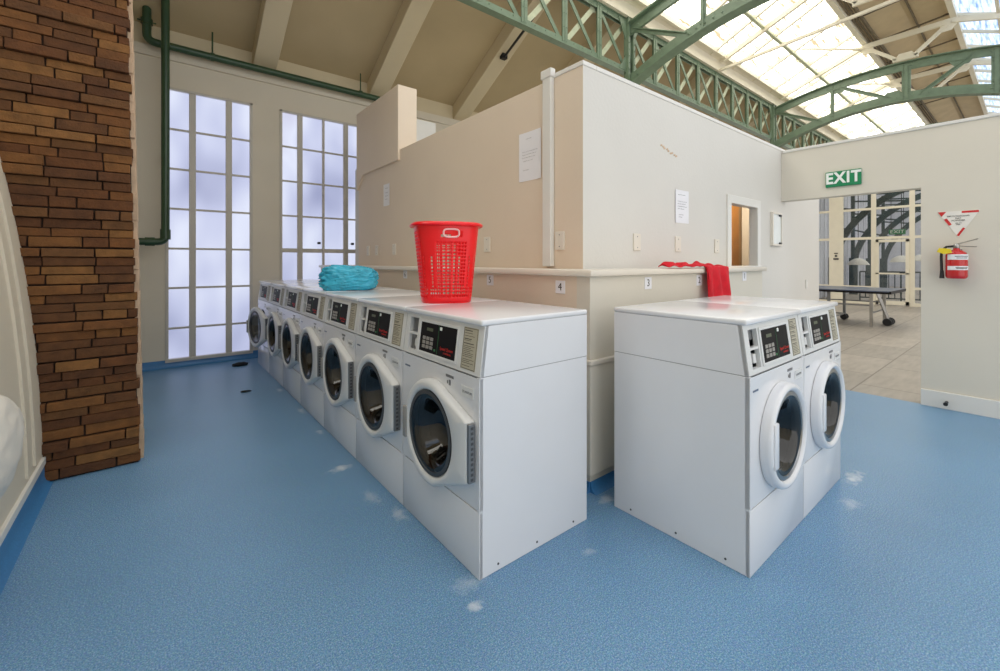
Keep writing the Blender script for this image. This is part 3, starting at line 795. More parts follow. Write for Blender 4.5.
# triangular extinguisher sign
t = thing('safety_sign', 'white inverted triangle sign with red borders above the extinguisher', 'sign', (XE, .43, 1.785))
b = bmesh.new(); prism(b, [(-.13, 0), (.13, 0), (0, -.235)], 'x', -.004, 0); obj('panel', b, M['signwhite'], t)
def tri_strip(p, q, w, f0, f1):
    b = bmesh.new()
    p = Vector(p); q = Vector(q); d = q-p; n_ = Vector((-d.y, d.x)).normalized(); c = Vector((0, -.09))
    if (c-p).dot(n_) < 0: n_ = -n_
    a = p+d*f0; e = p+d*f1
    prism(b, [tuple(a), tuple(e), tuple(e+n_*w), tuple(a+n_*w)], 'x', -.0055, -.0035)
    obj('red_border', b, M['signred'], t)
tri_strip((-.128, -.002), (.128, -.002), .018, .02, .42)
tri_strip((.128, -.002), (.0, -.232), .020, .30, .55)
b = bmesh.new(); prism(b, [(.128, -.002), (.075, -.002), (.105, -.045)], 'x', -.0056, -.0035); obj('red_corner', b, M['signred'], t)
tri_strip((0, -.232), (-.128, -.002), .016, .03, .33)
b = bmesh.new()
for z, w, s_ in ((-.045, 'FIRE EXTINGUISHER', .0155), (-.066, 'DRY', .018), (-.085, 'POWDER', .02), (-.108, 'USE ON', .011), (-.122, 'FIRES', .011)):
    put_text(b, w, s_, (-.0052, .0, z), FACE_NEG_X)
obj('lettering', b, M['ink'], t)
# extinguisher
ex = thing('fire_extinguisher', 'red fire extinguisher with yellow tag mounted on the exit wall', 'fire extinguisher', (XE-.085, .435, 1.185))
b = bmesh.new(); lathe(b, [(0, 0), (.058, 0), (.068, .012), (.07, .03), (.07, .20), (.062, .225), (.04, .245), (.022, .252), (.02, .27), (0, .27)], 32); obj('cylinder', b, M['ext'], ex, smooth=40)
b = bmesh.new(); lathe(b, [(.0708, .165), (.0712, .165), (.0712, .212), (.0665, .212)], 32, a0=PI*.75, a1=PI*1.75); lathe(b, [(.0708, .075), (.0712, .075), (.0712, .11), (.0708, .11)], 32, a0=PI*.75, a1=PI*1.75); obj('label_band', b, M['paper'], ex, smooth=40)
b = bmesh.new()
for zz_, n_ in ((.195, 1.0), (.18, .8), (.098, .9), (.088, .8)):
    lathe(b, [(.0716, zz_-.003), (.0716, zz_+.003)], 10, a0=PI*(1.2-.22*n_), a1=PI*(1.2+.22*n_))
obj('print', b, M['ink'], ex)
b = bmesh.new(); lathe(b, [(.016, .26), (.022, .27), (.022, .295), (.014, .305), (0, .305)], 16); obj('valve', b, M['steel'], ex, smooth=40)
b = bmesh.new(); bar(b, (0, .0, .30), (-.01, -.13, .345), .022, .008); obj('lever', b, M['steel'], ex)
b = bmesh.new(); bar(b, (0, .0, .285), (-.01, -.12, .275), .022, .008); obj('handle', b, M['steel'], ex)
b = bmesh.new(); tube(b, [(-.005, .01, .285), (-.01, .06, .28), (-.02, .088, .25), (-.02, .092, .19), (-.02, .09, .10), (-.02, .088, .02)], .010, 10); obj('hose', b, M['rubber'], ex, smooth=40)
b = bmesh.new(); lathe(b, [(.0, .0), (.017, 0), (.012, .07), (0, .07)], 12, c=(-.02, .088, .0)); obj('nozzle', b, M['rubber'], ex, smooth=40)
b = bmesh.new(); prism(b, [(.03, .26), (.10, .27), (.115, .235), (.07, .215), (.02, .225)], 'x', -.075, -.072); obj('tag', b, M['yellow'], ex)
b = bmesh.new(); box(b, .066, .0845, -.03, .03, .05, .26, .003); obj('bracket', b, M['hinge'], ex)

# paper notices
def notice(face, pos, w, h, lines, label, tilt=0):
    o = thing('paper_notice', label, 'notice', pos)
    if face == 'x': o.rotation_euler = (tilt, 0, -PI/2)
    else: o.rotation_euler = (0, tilt, 0)
    b = bmesh.new(); nx_ = 8
    # slightly curled sheet, local x right, facing local -y
    for i in range(nx_):
        for f in (0,):
            x0, x1 = -w/2+w*i/nx_, -w/2+w*(i+1)/nx_
            c = lambda x: -.0015-.005*abs(x/(w/2))**3
            vs = [(x0, c(x0), -h/2), (x1, c(x1), -h/2), (x1, c(x1), h/2), (x0, c(x0), h/2)]
            A = [b.verts.new(v) for v in vs]; B = [b.verts.new((v[0], v[1]+.0008, v[2])) for v in vs]
            b.faces.new(A); b.faces.new(B[::-1])
            for k in range(4): b.faces.new((A[k], B[k], B[(k+1) % 4], A[(k+1) % 4]))
    obj('sheet', b, M['paper'], o)
    b = bmesh.new()
    for (z, a, c_) in lines:
        xx = a
        while xx < c_-.004:
            e = min(xx+random.uniform(.012, .035), c_); box(b, xx*w/2, e*w/2-.002, -.0075, -.0066, z*h/2-.0022, z*h/2+.0022); xx = e+.02
    obj('print', b, M['greyink'], o)
    return o
notice('x', (BX, 2.32, 2.11), .235, .36, [(.72, -.35, .2), (.2, -.7, .7), (.08, -.7, .6), (-.04, -.7, .5), (-.18, -.6, .3), (-.55, -.6, -.1)], 'large white paper notice taped on the cream wall left of the conduit')
notice('x', (BX, 4.83, 2.13), .17, .26, [(.6, -.5, .5), (.2, -.5, .5), (-.1, -.5, .5), (-.4, -.5, .3)], 'small white notice on the cream wall left of the red basket')
notice('y', (3.375, BY, 1.785), .21, .27, [(.7, -.6, .5), (.3, -.7, .7), (.15, -.7, .5), (0, -.7, .7), (-.15, -.7, .3), (-.5, -.5, .2), (-.65, -.5, .0)], 'white printed notice on the off white wall right of the corner')

def cover(face, pos, label, w=.085, h=.125, m='plate'):
    o = thing('blank_cover_plate', label, 'wall plate', pos, -PI/2 if face == 'x' else 0, 'blank service plates above the ledge')
    b = bmesh.new(); box(b, -w/2, w/2, -.010, 0, -h/2, h/2, .004); obj('plate', b, M[m], o)
    b = bmesh.new()
    for z in (-.04, .04): lathe(b, [(0, -.0115), (.004, -.0115), (.004, -.010)], 8, 'y', (0, 0, z))
    obj('screw', b, M['hinge'], o)
    return o
cover('x', (BX, 2.02, 1.475), 'blank plate on the cream wall just right of the conduit')
cover('x', (BX, 2.84, 1.475), 'blank plate on the cream wall just right of the red basket')
cover('x', (BX, 4.62, 1.475), 'blank plate on the cream wall left of the red basket, nearest to it')
cover('x', (BX, 5.12, 1.475), 'blank plate on the cream wall, middle of the three left of the basket')
cover('x', (BX, 5.40, 1.475), 'blank plate on the cream wall, farthest towards the window')
cover('y', (2.735, BY, 1.475), 'blank plate on the off white wall nearest its left corner')
cover('y', (3.31, BY, 1.475), 'blank plate on the off white wall below the printed notice')
cover('y', (3.99, BY, 1.475), 'blank plate on the off white wall just left of the hatch')
o = cover('y', (6.45, BY, 1.05), 'small light switch plate on the wall inside the hall doorway', .07, .11, 'trim'); o.name = 'light_switch'; o['category'] = 'switch'; del o['group']

def number(face, pos, s, lab):
    o = thing('number_plate', lab, 'number sign', pos, -PI/2 if face == 'x' else 0, 'numbered plates below the ledge')
    b = bmesh.new(); box(b, -.04, .04, -.004, 0, -.04, .04, .002); obj('plate', b, M['paper'], o)
    b = bmesh.new(); put_text(b, s, .068, (0, -.0045, 0), FACE_NEG_Y)
    if s == '1': pass
    obj('numeral', b, M['ink'], o)
number('x', (LX, 1.84, 1.175), '4', 'white plate numbered 4 on the cream duct below the ledge')
number('x', (LX, 2.555, 1.195), '5', 'white plate numbered 5 right of the red basket')
number('x', (LX, 3.96, 1.205), '6', 'white numbered plate on the cream duct left of the red basket')
number('y', (2.545, LY, 1.19), '3', 'white plate numbered 3 on the duct above the pair of machines')
number('y', (3.235, LY, 1.19), '2', 'white plate numbered 2 just left of the hanging red cloth')
number('y', (4.05, LY, 1.205), '1', 'white plate numbered 1 below the hatch')

t = thing('framed_panel', 'slim framed glossy panel on the wall right of the hatch', 'frame', (5.40, BY, 1.695))
b = bmesh.new()
for x0, x1, z0, z1 in ((-.14, .14, .165, .185), (-.14, .14, -.185, -.165), (-.14, -.12, -.165, .165), (.12, .14, -.165, .165)): box(b, x0, x1, -.03, 0, z0, z1, .003)
obj('frame', b, M['plate'], t)
b = bmesh.new(); box(b, -.12, .12, -.02, 0, -.165, .165); obj('sheet', b, paint('pale_glossy_panel', (214, 220, 218), .12), t)
b = bmesh.new(); box(b, .06, .11, -.034, -.02, .145, .165); box(b, .06, .11, -.034, -.02, -.165, -.145); obj('clip', b, M['rubber'], t)

# hairline of peeled paint on the off-white wall
b = bmesh.new()
for k in range(9):
    x = 3.05+.028*k+random.uniform(-.008, .008); z = 2.235-.006*k+random.uniform(-.006, .01)
    prism(b, [(x, z), (x+.022, z+.008), (x+.028, z-.006), (x+.004, z-.012)], 'y', BY-.0025, BY-.0005)
tag(obj('paint_flake', b, M['plaster_edge']), 'peeling paint scar high on the off white wall', 'scar', kind='stuff')

# ------------------------------------------------------------------ washing machines
DP = .685; HT = 1.085; JZ = .845
def machine(W, name, label, group, hinge_side):
    t = thing(name, label, 'washing machine', (0, 0, 0), 0, group)
    cx, cz = (W*.487, .517) if hinge_side else (W*.50, .53); R = .203 if hinge_side else .204
    # cabinet: sides, back, bottom (open at the front under the panels)
    b = bmesh.new(); e = .0015
    box(b, e, .022, .0012, DP, .001, JZ-.002, .002); box(b, W-.022, W-e, .0012, DP, .001, JZ-.002, .002)
    box(b, .022, W-.022, DP-.02, DP, .02, JZ-.002); box(b, .022, W-.022, .03, DP-.02, .02, .04)
    # top section behind the console, with the sloping front edge
    prof = [(.006, JZ+.002), (.034, HT-.026), (DP, HT-.026), (DP, JZ+.002)]
    prism(b, prof, 'x', e, .02); prism(b, prof, 'x', W-.02, W-e)
    box(b, .02, W-.02, DP-.02, DP, JZ, HT-.026)
    obj('cabinet', b, M['enamel'], t)
    b = bmesh.new(); box(b, .004, W-.004, .006, DP-.004, JZ-.004, JZ+.004); obj('seam', b, M['seam'], t)
    # stamped relief on the cabinet sides
    b = bmesh.new(); box(b, .012, W-.012, .025, DP-.02, 0, .03)
    obj('base_frame', b, M['dark'], t)
    for x in (.001, W-.001):
        b = bmesh.new()
        for y in (.10, .33, .58): lathe(b, [(0, -.002), (.005, -.002), (.005, .002), (0, .002)], 8, 'x', (x, y, .030))
        obj('screw', b, M['gasket'], t)
    # lid
    b = bmesh.new(); box(b, 0, W, .012, DP+.005, HT-.026, HT, .009, seg=3); obj('lid', b, M['enamel'], t, smooth=50)
    # front panels
    b = bmesh.new(); plate_hole(b, e, W-e, .287, JZ-.003, cx, cz, R+.012, 0, .06)
    for x0, x1 in ((e, .012), (W-.012, W-e)): box(b, x0, x1, .0003, .02, .287, JZ-.003)
    obj('front_panel', b, M['enamel'], t)
    b = bmesh.new(); box(b, e, W-e, 0, .02, .001, .281, .003); obj('lower_panel', b, M['enamel'], t, smooth=40)
    b = bmesh.new(); box(b, .006, W-.006, .006, .018, .279, .289); obj('seam', b, M['seam'], t)
    # drum
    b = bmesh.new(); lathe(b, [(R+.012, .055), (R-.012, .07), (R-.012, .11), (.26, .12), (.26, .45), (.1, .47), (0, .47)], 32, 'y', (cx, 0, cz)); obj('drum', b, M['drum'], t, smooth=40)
    b = bmesh.new(); lathe(b, [(R+.012, .02), (R+.0, .03), (R-.014, .06), (R-.006, .09)], 40, 'y', (cx, 0, cz)); obj('gasket', b, M['gasket'], t, smooth=60)
    # console: local plane sloping from (y0,JZ) to (y1,HT)
    y0, y1 = .002, .030; L_ = HT-.026-JZ; sh = Matrix(((1, 0, 0, 0), (0, 1, (y1-y0)/L_, y0-JZ*(y1-y0)/L_), (0, 0, 1, 0), (0, 0, 0, 1)))
    def pb(bm_, x0, x1, z0, z1, ya, yb, bev=0): box(bm_, x0, x1, ya, yb, z0, z1, bev, mat=sh)
    b = bmesh.new(); n0, n1 = .045, .135
    s = W/.7127
    pb(b, e, n0, JZ+.003, HT-.026, 0, .02); pb(b, n1, W-e, JZ+.003, HT-.026, 0, .02)
    pb(b, n0, n1, JZ+.003, .868, 0, .02); pb(b, n0, n1, 1.036, HT-.026, 0, .02); pb(b, n0, n1, .948, .958, .002, .02)
    obj('console', b, M['plastic'], t)
    b = bmesh.new(); pb(b, n0-.005, n1+.005, .86, 1.045, .055, .06)
    obj('niche_back', b, M['niche'], t)
    b = bmesh.new(); pb(b, n0+.05, n1-.01, .885, .925, .012, .03, .004); obj('coin_return', b, M['plastic'], t)
    b = bmesh.new(); pb(b, n0+.055, n1-.004, .985, 1.03, .02, .05, .003); obj('coin_slot', b, M['hinge'], t)
    b = bmesh.new()                                                # raised bezel around the display
    d0, d1 = .175*s, .515*s
    pb(b, d0-.014, d0, .868, 1.036, -.006, 0, .002); pb(b, d1, d1+.014, .868, 1.036, -.006, 0, .002); pb(b, d0, d1, 1.024, 1.036, -.006, 0, .002); pb(b, d0, d1, .868, .880, -.006, 0, .002)
    obj('bezel', b, M['plastic'], t)
    b = bmesh.new(); pb(b, d0, d1, .88, 1.024, -.003, 0); dis = obj('display', b, M['black'], t)
    b = bmesh.new()
    for i in range(3):
        for j in range(3): pb(b, d0+.03+.037*i, d0+.058+.037*i, .898+.021*j, .914+.021*j, -.006, -.003, .001)
    obj('keypad', b, M['key'], dis)
    b = bmesh.new(); pb(b, d0+.175, d0+.177, .885, 1.02, -.0036, -.003); pb(b, d0+.145, d0+.16, .895, .905, -.004, -.003); obj('indicator', b, M['greentxt'], dis)
    b = bmesh.new(); pb(b, d0+.06, d0+.12, .985, 1.0, -.0036, -.003); obj('readout', b, paint('dim_readout', (84, 92, 70), .4) if 'ro' not in M else M['ro'], dis)
    b = bmesh.new(); pb(b, d0+.188, d0+.206, 1.0, 1.016, -.007, -.003, .002); obj('coin_light', b, M['wtxt'], dis)
    b = bmesh.new(); tt = text_bm('Speed Queen', .021, .0004); merge(b, tt, 0, sh @ Matrix.Translation(Vector((d0+.258, -.0036, .918))) @ FACE_NEG_Y)
    tt = text_bm('COMMERCIAL', .011, .0004); merge(b, tt, 0, sh @ Matrix.Translation(Vector((d0+.268, -.0036, .899))) @ FACE_NEG_Y)
    obj('lettering', b, M['redtxt'], dis)
    b = bmesh.new(); s0, s1 = .562*s, .672*s; pb(b, s0, s1, .862, 1.042, -.0012, 0); st = obj('instruction_label', b, M['sticker'], t)
    b = bmesh.new(); z = 1.03
    pb(b, s0+.004, s1-.004, 1.0375, 1.0395, -.002, -.0012); pb(b, s0+.004, s1-.004, .8645, .8665, -.002, -.0012); pb(b, s0+.003, s0+.005, .8645, 1.039, -.002, -.0012); pb(b, s1-.005, s1-.003, .8645, 1.039, -.002, -.0012)
    while z > .875:
        w_ = random.uniform(.45, .95)*(s1-s0-.02)
        th = .0035 if random.random() < .25 else .0018
        pb(b, s0+.010, s0+.010+w_, z-th, z, -.002, -.0012); z -= random.choice((.0075, .0075, .012))
    obj('print', b, M['ink'], st)
    # small marks on the front panel
    b = bmesh.new(); box(b, .03, .085, -.0012, 0, .775, .783); obj('badge', b, M['bluetxt'], t)
    b = bmesh.new(); box(b, cx+.10, cx+.165, -.0015, 0, .80, .812); box(b, cx+.125, cx+.14, -.0015, 0, .765, .79); box(b, cx+.11, cx+.118, -.0015, 0, .77, .785); obj('badge', b, M['greyink'], t)
    b = bmesh.new(); box(b, W-.135, W-.04, -.003, 0, .745, .79, .0012); bd = obj('rating_plate', b, M['plastic'], t)
    b = bmesh.new(); put_text(b, 'QUANTUM', .015, (W-.088, -.0035, .766), FACE_NEG_Y, ext=.0003); obj('lettering', b, M['greyink'], bd)
    # door, origin on the hinge line
    hx = W-.035 if hinge_side else W-.07
    PR = .042 if hinge_side else .048
    door = thing('door', None, None, (hx, 0, cz)); door.parent = t
    dx = cx-hx
    b = bmesh.new(); RO = .250 if hinge_side else .240
    if hinge_side:
        # outline: circle on the left, straight hinge edge on the right
        pts = []
        for k in range(45):
            a = math.radians(62)+math.radians(360-62-82)*k/44
            pts.append((dx+RO*math.cos(a), RO*math.sin(a)))
        last = Vector(pts[-1]); first = Vector(pts[0]); A_ = Vector((0, -.118)); B_ = Vector((0, .14))
        for p_, q_, nn in ((last, A_, 8), (A_, B_, 14), (B_, first, 10)):
            for k in range(1, nn+(0 if q_ is first else 1)): pts.append(tuple(p_.lerp(q_, k/nn)))
    else:
        pts = [(dx+RO*math.cos(2*PI*k/56), RO*math.sin(2*PI*k/56)) for k in range(56)]
    n_ = len(pts); ci = Vector((dx, 0))
    def ringv(inset, y):
        out = []
        for p_ in pts:
            v = Vector(p_)-ci; l = v.length; v = v*(l-inset)/l; out.append(b.verts.new((ci.x+v.x, y, v.y)))
        return out
    def circ(r, y):
        out = []
        for p_ in pts:
            v = (Vector(p_)-ci).normalized()*r; out.append(b.verts.new((ci.x+v.x, y, v.y)))
        return out
    rings = [ringv(0, -.002), ringv(0, -PR+.016), ringv(.006, -PR+.005), ringv(.016, -PR)]
    rings += [circ(R+.012, -PR), circ(R+.002, -PR+.006), circ(R-.006, -PR+.02), circ(R-.012, -.004), circ(R+.0, -.002)]
    rings.append(rings[0])
    for A, B in zip(rings, rings[1:]):
        for k in range(n_): 
            try: b.faces.new((A[k], A[(k+1) % n_], B[(k+1) % n_], B[k]))
            except ValueError: pass
    obj('door_ring', b, M['plastic'] if hinge_side else M['enamel'], door, smooth=35)
    b = bmesh.new(); lathe(b, [(R-.006, -.030), (R-.03, -.034), (R-.05, -.024), (R-.07, .0), (R-.085, .06), (R-.11, .085), (.05, .098), (0, .10)], 40, 'y', (dx, 0, 0)); obj('door_glass', b, M['glass'], door, smooth=50)
    b = bmesh.new(); lathe(b, [(R-.004, -.036), (R-.022, -.038), (R-.024, -.03), (R-.006, -.026)], 40, 'y', (dx, 0, 0)); obj('inner_ring', b, M['gasket'] if hinge_side else M['steel'], door, smooth=50)
    if hinge_side:
        b = bmesh.new(); box(b, -.004, .012, -PR+.004, -.006, -.112, .135, .003); h_ = obj('hinge_strip', b, M['hinge'], door)
        b = bmesh.new()
        for k in range(11): box(b, .0105, .0135, -PR+.014, -.016, -.103+.0215*k, -.092+.0215*k)
        obj('hinge_slot', b, M['gasket'], h_)
        b = bmesh.new(); box(b, dx-RO+.002, dx-RO+.034, -PR-.010, -PR+.012, -.09, .07, .006); obj('handle', b, M['niche'], door, smooth=40)
    else:
        b = bmesh.new(); box(b, dx-R-.006, dx-R+.042, -PR-.006, -PR+.02, -.10, .10, .006); obj('handle', b, M['enamel'], door, smooth=40)
    # laundry tub shadow piece: clothes seen through the glass
    return t, door

row_labels = ['white front loading machine nearest the camera, left row, red basket on or beside it',
              'second white machine from the camera in the long left row',
              'third white machine from the camera in the long left row',
              'fourth white machine, the middle one of the seven in the left row',
              'fifth white machine from the camera in the left row',
              'sixth white machine in the left row, next to the one with the open door',
              'farthest white machine by the window with its round door hanging open']
row_labels[0] = 'white machine at the near end of the left row, with its long side showing'
W1 = .7127
proto, pdoor = machine(W1-.003, 'washing_machine', row_labels[0], 'washing machines in the long left row', True)
for i in range(7):
    o = proto if i == 0 else copy_tree(proto)
    o.location = (1.05, 1.444+W1*(i+1), 0); o.rotation_euler = (0, 0, -PI/2)
    o['label'] = row_labels[i]
    if i == 6:
        for ch in o.children:
            if ch.name.startswith('door'): ch.rotation_euler = (0, 0, math.radians(10))
W2 = .672
p2, d2 = machine(W2-.003, 'washing_machine', 'left machine of the separate pair with its wide side facing left', 'pair of machines in front of the low duct', False)
p2.location = (1.944, .749, 0)
o = copy_tree(p2); o.location = (1.944+W2, .749, 0); o['label'] = 'right machine of the separate pair, nearer the doorway'

# a little washing inside the nearest drum
t = bmesh.new(); bmesh.ops.create_icosphere(t, subdivisions=4, radius=1)
for v in t.verts:
    c = v.co; r = 1+.18*math.sin(6*c.x+2*c.z)+.12*math.sin(9*c.y+4*c.x)
    v.co = Vector((c.x*.12*r, c.y*.15*r, c.z*.075*r))
o = obj('laundry_bundle', t, paint('pale_patterned_cloth', (176, 156, 140), .9, var=.5, scale=18), smooth=90); o.location = (1.30, 1.76, .345)
tag(o, 'crumpled pale laundry inside the drum of the nearest machine', 'laundry')

# ------------------------------------------------------------------ red laundry basket
bk = thing('laundry_basket', 'tall red plastic laundry basket standing on the machine tops', 'basket', (1.40, 2.28, HT), math.radians(-21))
def oval(a, rx, ry, p=2.7):
    c_, s_ = math.cos(a), math.sin(a)
    return (rx*math.copysign(abs(c_)**(2/p), c_), ry*math.copysign(abs(s_)**(2/p), s_))
b = bmesh.new(); HBk = .48; NR = 66; NC = 180
rt = lambda z: (.150+(.198-.150)*z/HBk, .125+(.165-.125)*z/HBk)
grid = []
for j in range(NR+1):
    z = .008+(HBk-.02)*j/NR; rx, ry = rt(z)
    grid.append([b.verts.new((*oval(2*PI*k/NC, rx, ry), z)) for k in range(NC)])
for j in range(NR):
    for k in range(NC):
        q = k % 45; ctr = min(q, 45-q)      # 0 on the long and short axes of the oval
        hole = False
        if j % 3 != 0 and (k % 45) % 3 != 0:
            if 4 <= j < 12: hole = ctr < 22
            elif 12 <= j < 60: hole = ctr < 12 and not (ctr > 9 and j > 54)
            if j < 40 and 14 < ctr < 19 and j >= 12: hole = True
        fd = min(min((k-c_) % NC, (c_-k) % NC) for c_ in (45, 135))
        if fd <= 12 and j > 51: hole = False
        if fd <= 6 and 55 <= j <= 59: hole = True
        if not hole:
            b.faces.new((grid[j][k], grid[j][(k+1) % NC], grid[j+1][(k+1) % NC], grid[j+1][k]))
o = obj('basket_wall', b, M['red'], bk, smooth=60)
md = o.modifiers.new('s', 'SOLIDIFY'); md.thickness = .0025; md.offset = -1
b = bmesh.new(); bot = [b.verts.new((*oval(2*PI*k/NC, .150, .125), .010)) for k in range(NC)]; b.faces.new(bot)
bot2 = [b.verts.new((*oval(2*PI*k/NC, .147, .122), .0)) for k in range(NC)]; b.faces.new(bot2[::-1])
for k in range(NC): b.faces.new((bot2[k], bot2[(k+1) % NC], bot[(k+1) % NC], bot[k]))
obj('basket_base', b, M['red'], bk)
b = bmesh.new(); rr = []
for (o_, z) in ((-.004, HBk-.025), (.004, HBk-.02), (.020, HBk-.022), (.024, HBk-.014), (.020, HBk-.006), (.006, HBk+.002), (-.004, HBk-.002), (-.006, HBk-.02)):
    rx, ry = rt(HBk); rr.append([b.verts.new((*oval(2*PI*k/NC, rx+o_, ry+o_), z)) for k in range(NC)])
rr.append(rr[0])
for A, B in zip(rr, rr[1:]):
    for k in range(NC): b.faces.new((A[k], A[(k+1) % NC], B[(k+1) % NC], B[k]))
obj('rim', b, M['red'], bk, smooth=50)
for sgn in (-1, 1):
    b = bmesh.new(); pts = []
    for k in range(33):
        a = 2*PI*k/32; x = .046*(1 if math.cos(a) > 0 else -1)*1.0*abs(math.cos(a))**.6; z = HBk-.066+.023*(1 if math.sin(a) > 0 else -1)*abs(math.sin(a))**.6
        rx, ry = rt(z); pts.append((x, sgn*(ry+.004), z))
    tube(b, pts, .0055, 8, cap=False); obj('handle', b, M['redrim'], bk, smooth=60)

# ------------------------------------------------------------------ blue plastic bag on the machine tops
t = bmesh.new(); bmesh.ops.create_icosphere(t, subdivisions=6, radius=1)
from mathutils import noise
for v in t.verts:
    c = v.co.copy()
    pw = 3.2; nrm = (abs(c.x)**pw+abs(c.y)**pw+abs(c.z)**pw)**(1/pw)
    d = c/nrm
    r = 1+.07*noise.noise(c*1.7+Vector((3, 1, 7)))+.06*(1-abs(noise.noise(c*3.2+Vector((1, 5, 2))))*3)+.025*(1-abs(noise.noise(c*8))*3)
    g_ = max(0, -c.x-.2)          # gathered end: pleats fan out from the tie
    r += g_*.10*math.sin(math.atan2(c.z, c.y)*13+3*noise.noise(c*2))
    x = d.x*.225*r; y = d.y*.14*r; z = d.z*.112*r*(1+.12*-c.x)
    z = max(z, -.095)
    v.co = Vector((x, y, z+.095))
o = obj('plastic_bag', t, M['bluebag'], smooth=75); o.location = (1.325, 3.76, HT+.001); o.rotation_euler = (0, 0, math.radians(-38+8))
tag(o, 'crumpled turquoise plastic bag lying on the left row of machines', 'bag')

# ------------------------------------------------------------------ red cloth over the ledge
b = bmesh.new()
NU, NV = 110, 44
def cloth(u, v):
    # u along the ledge 0..1, v across: 0 back on the ledge .. 1 bottom of the drape
    x = 2.75+.85*u
    lump = .03*math.exp(-((u-.07)/.05)**2)+.022*math.exp(-((u-.27)/.06)**2)+.018*math.exp(-((u-.6)/.2)**2)
    lump += .006*math.sin(u*34+v*5)+.004*math.sin(u*60)
    drape = max(0, min(1, (u-.585)/.03)); drape = drape*drape*(3-2*drape)
    L_top = .10
    L_tot = L_top*.84+.286*drape*(1-.10*abs(math.sin(u*9)))
    s_ = v*L_tot; yf = LY-.052
    if s_ < L_top:
        y = LY+.045-(s_/L_top)*(LY+.045-yf); z = HL+.006+max(0, (.008*(1-drape)+lump*1.3)*math.sin(PI*min(1, .08+1.0*s_/L_top)))
    else:
        d = s_-L_top; y = yf-.004-.010*math.sin(u*42+.8*math.sin(v*4))*min(1, d/.08)-.006*min(1, d/.1); z = HL+.006-d+max(0, lump*.4*(1-d/.05))
        if drape < .01: y += .004
        x = 2.75+.85*u + (u-.70)*(.16)*min(1, d/.2)*drape
    return (x, y, z)
V_ = [[b.verts.new(cloth(i/NU, j/NV)) for j in range(NV+1)] for i in range(NU+1)]
for i in range(NU):
    for j in range(NV): b.faces.new((V_[i][j], V_[i+1][j], V_[i+1][j+1], V_[i][j+1]))
o = obj('red_cloth', b, M['redcloth'], smooth=80); md = o.modifiers.new('s', 'SOLIDIFY'); md.thickness = .006; md.offset = 1
tag(o, 'red cotton garment draped over the ledge above the pair of machines', 'clothing')

# ------------------------------------------------------------------ bits on the floor
t = bmesh.new(); bmesh.ops.create_icosphere(t, subdivisions=3, radius=1)
for v in t.verts:
    c = v.co; r = 1+.35*noise.noise(c*2.2); v.co = Vector((c.x*.085*r, c.y*.05*r, max(c.z, -.5)*.03*r+.015))
o = obj('black_rag', t, M['rag'], smooth=80); o.location = (.84, 6.38, .0); tag(o, 'small crumpled black rag on the blue floor near the window', 'rag')
t = bmesh.new(); bmesh.ops.create_icosphere(t, subdivisions=2, radius=1)
for v in t.verts:
    c = v.co; r = 1+.35*noise.noise(c*2.2+Vector((4, 4, 4))); v.co = Vector((c.x*.05*r, c.y*.028*r, max(c.z, -.5)*.010*r+.005))
o = obj('black_scrap', t, M['rag'], smooth=80); o.location = (.715, 5.06, 0); tag(o, 'tiny flat black scrap lying on the floor in front of the rag', 'scrap')

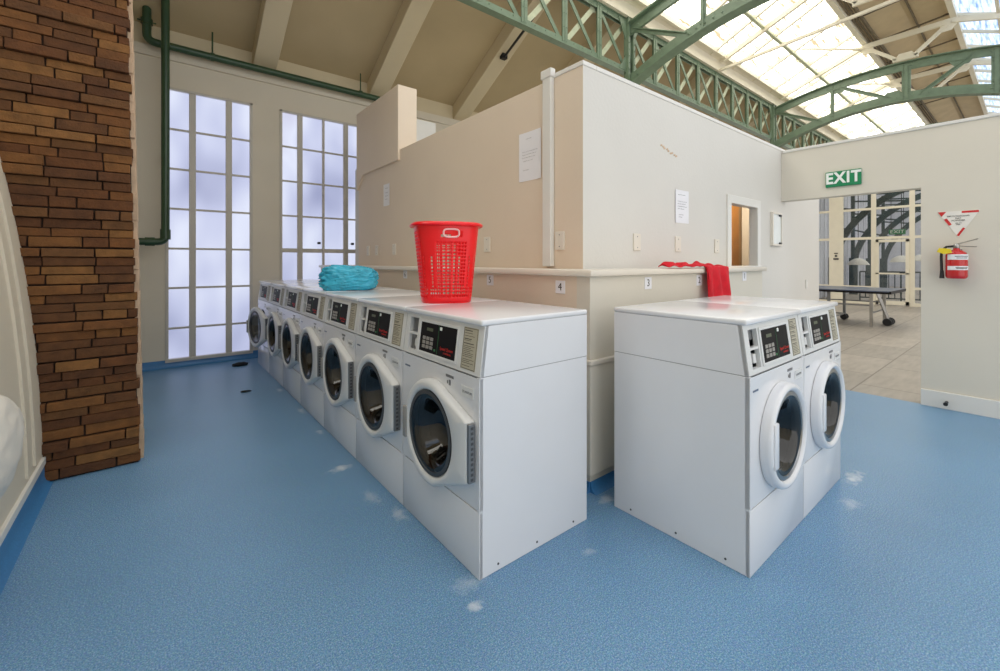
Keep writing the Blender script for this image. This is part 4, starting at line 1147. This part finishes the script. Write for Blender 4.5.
# ------------------------------------------------------------------ white laundry sack hanging on the left wall
sk = thing('laundry_sack', 'lumpy white laundry sack hanging on the left wall at frame edge', 'sack', (XL-.02, 2.50, .60))
t = bmesh.new(); bmesh.ops.create_icosphere(t, subdivisions=5, radius=1)
for v in t.verts:
    c = v.co.copy(); r = 1+.08*noise.noise(c*1.6)+.05*(1-2*abs(noise.noise(c*3.3+Vector((2, 8, 1)))))
    x = c.x*.115*r; y = c.y*.38*r*(1-.08*max(0, c.z)); z = c.z*.22*r
    v.co = Vector((max(x, -.01)+.012, y, z))
obj('sack_body', t, M['bag'], sk, smooth=80)
b = bmesh.new(); tube(b, [(.05, -.05, .17), (.03, -.05, .30), (.01, -.05, .38)], .010, 8); obj('drawstring', b, M['bag'], sk, smooth=60)
b = bmesh.new(); tube(b, [(.0, -.05, .35), (.03, -.05, .36), (.035, -.05, .39)], .008, 8); obj('hook', b, M['steel'], sk)

# black stay rod at the ceiling
b = bmesh.new(); tube(b, [(4.50, 5.50, 4.73), (4.24, 4.62, 4.80), (4.19, 4.46, 4.82)], .020, 8); box(b, 4.45, 4.55, 5.48, 5.56, 4.70, 4.78)
tag(obj('stay_rod', b, M['rubber']), 'thin black stay rod below the plaster ceiling near the girder', 'rod')

# ------------------------------------------------------------------ light
w = bpy.data.worlds.new('world'); bpy.context.scene.world = w; w.use_nodes = True
bg = w.node_tree.nodes['Background']; bg.inputs[0].default_value = (1.0, .985, .96, 1); bg.inputs[1].default_value = .82
def area(name, loc, size, rot, power, col=(1, 1, 1)):
    l = bpy.data.lights.new(name, 'AREA'); l.shape = 'RECTANGLE'; l.size, l.size_y = size; l.energy = power; l.color = col
    o = bpy.data.objects.new(name, l); o.location = loc; o.rotation_euler = rot; C.objects.link(o); return o
l = bpy.data.lights.new('hatch_room_fill', 'POINT'); l.energy = 16; l.color = (1, .84, .62); l.shadow_soft_size = .1  # unseen warm point light added to brighten the room behind the hatch
o = bpy.data.objects.new('hatch_room_fill', l); o.location = (5.6, 2.15, 2.3); C.objects.link(o)

# ------------------------------------------------------------------ camera
cam = bpy.data.cameras.new('camera'); co = bpy.data.objects.new('camera', cam); C.objects.link(co)
cam.sensor_width = 36; cam.sensor_fit = 'HORIZONTAL'; cam.lens = 429*36/1000
cam.shift_y = -(335.5-262)/1000; cam.clip_start = .05; cam.clip_end = 200
co.location = (0, 0, 1.33); co.rotation_euler = (PI/2, 0, -math.radians(38.7))
sc = bpy.context.scene; sc.camera = co
sc.view_settings.view_transform = 'Standard'; sc.view_settings.look = 'None'; sc.view_settings.gamma = 1; sc.view_settings.use_curve_mapping = False
sc.view_settings.exposure = .8
sc.cycles.use_denoising = True
sc.cycles.max_bounces = 10; sc.cycles.diffuse_bounces = 6; sc.cycles.transparent_max_bounces = 16
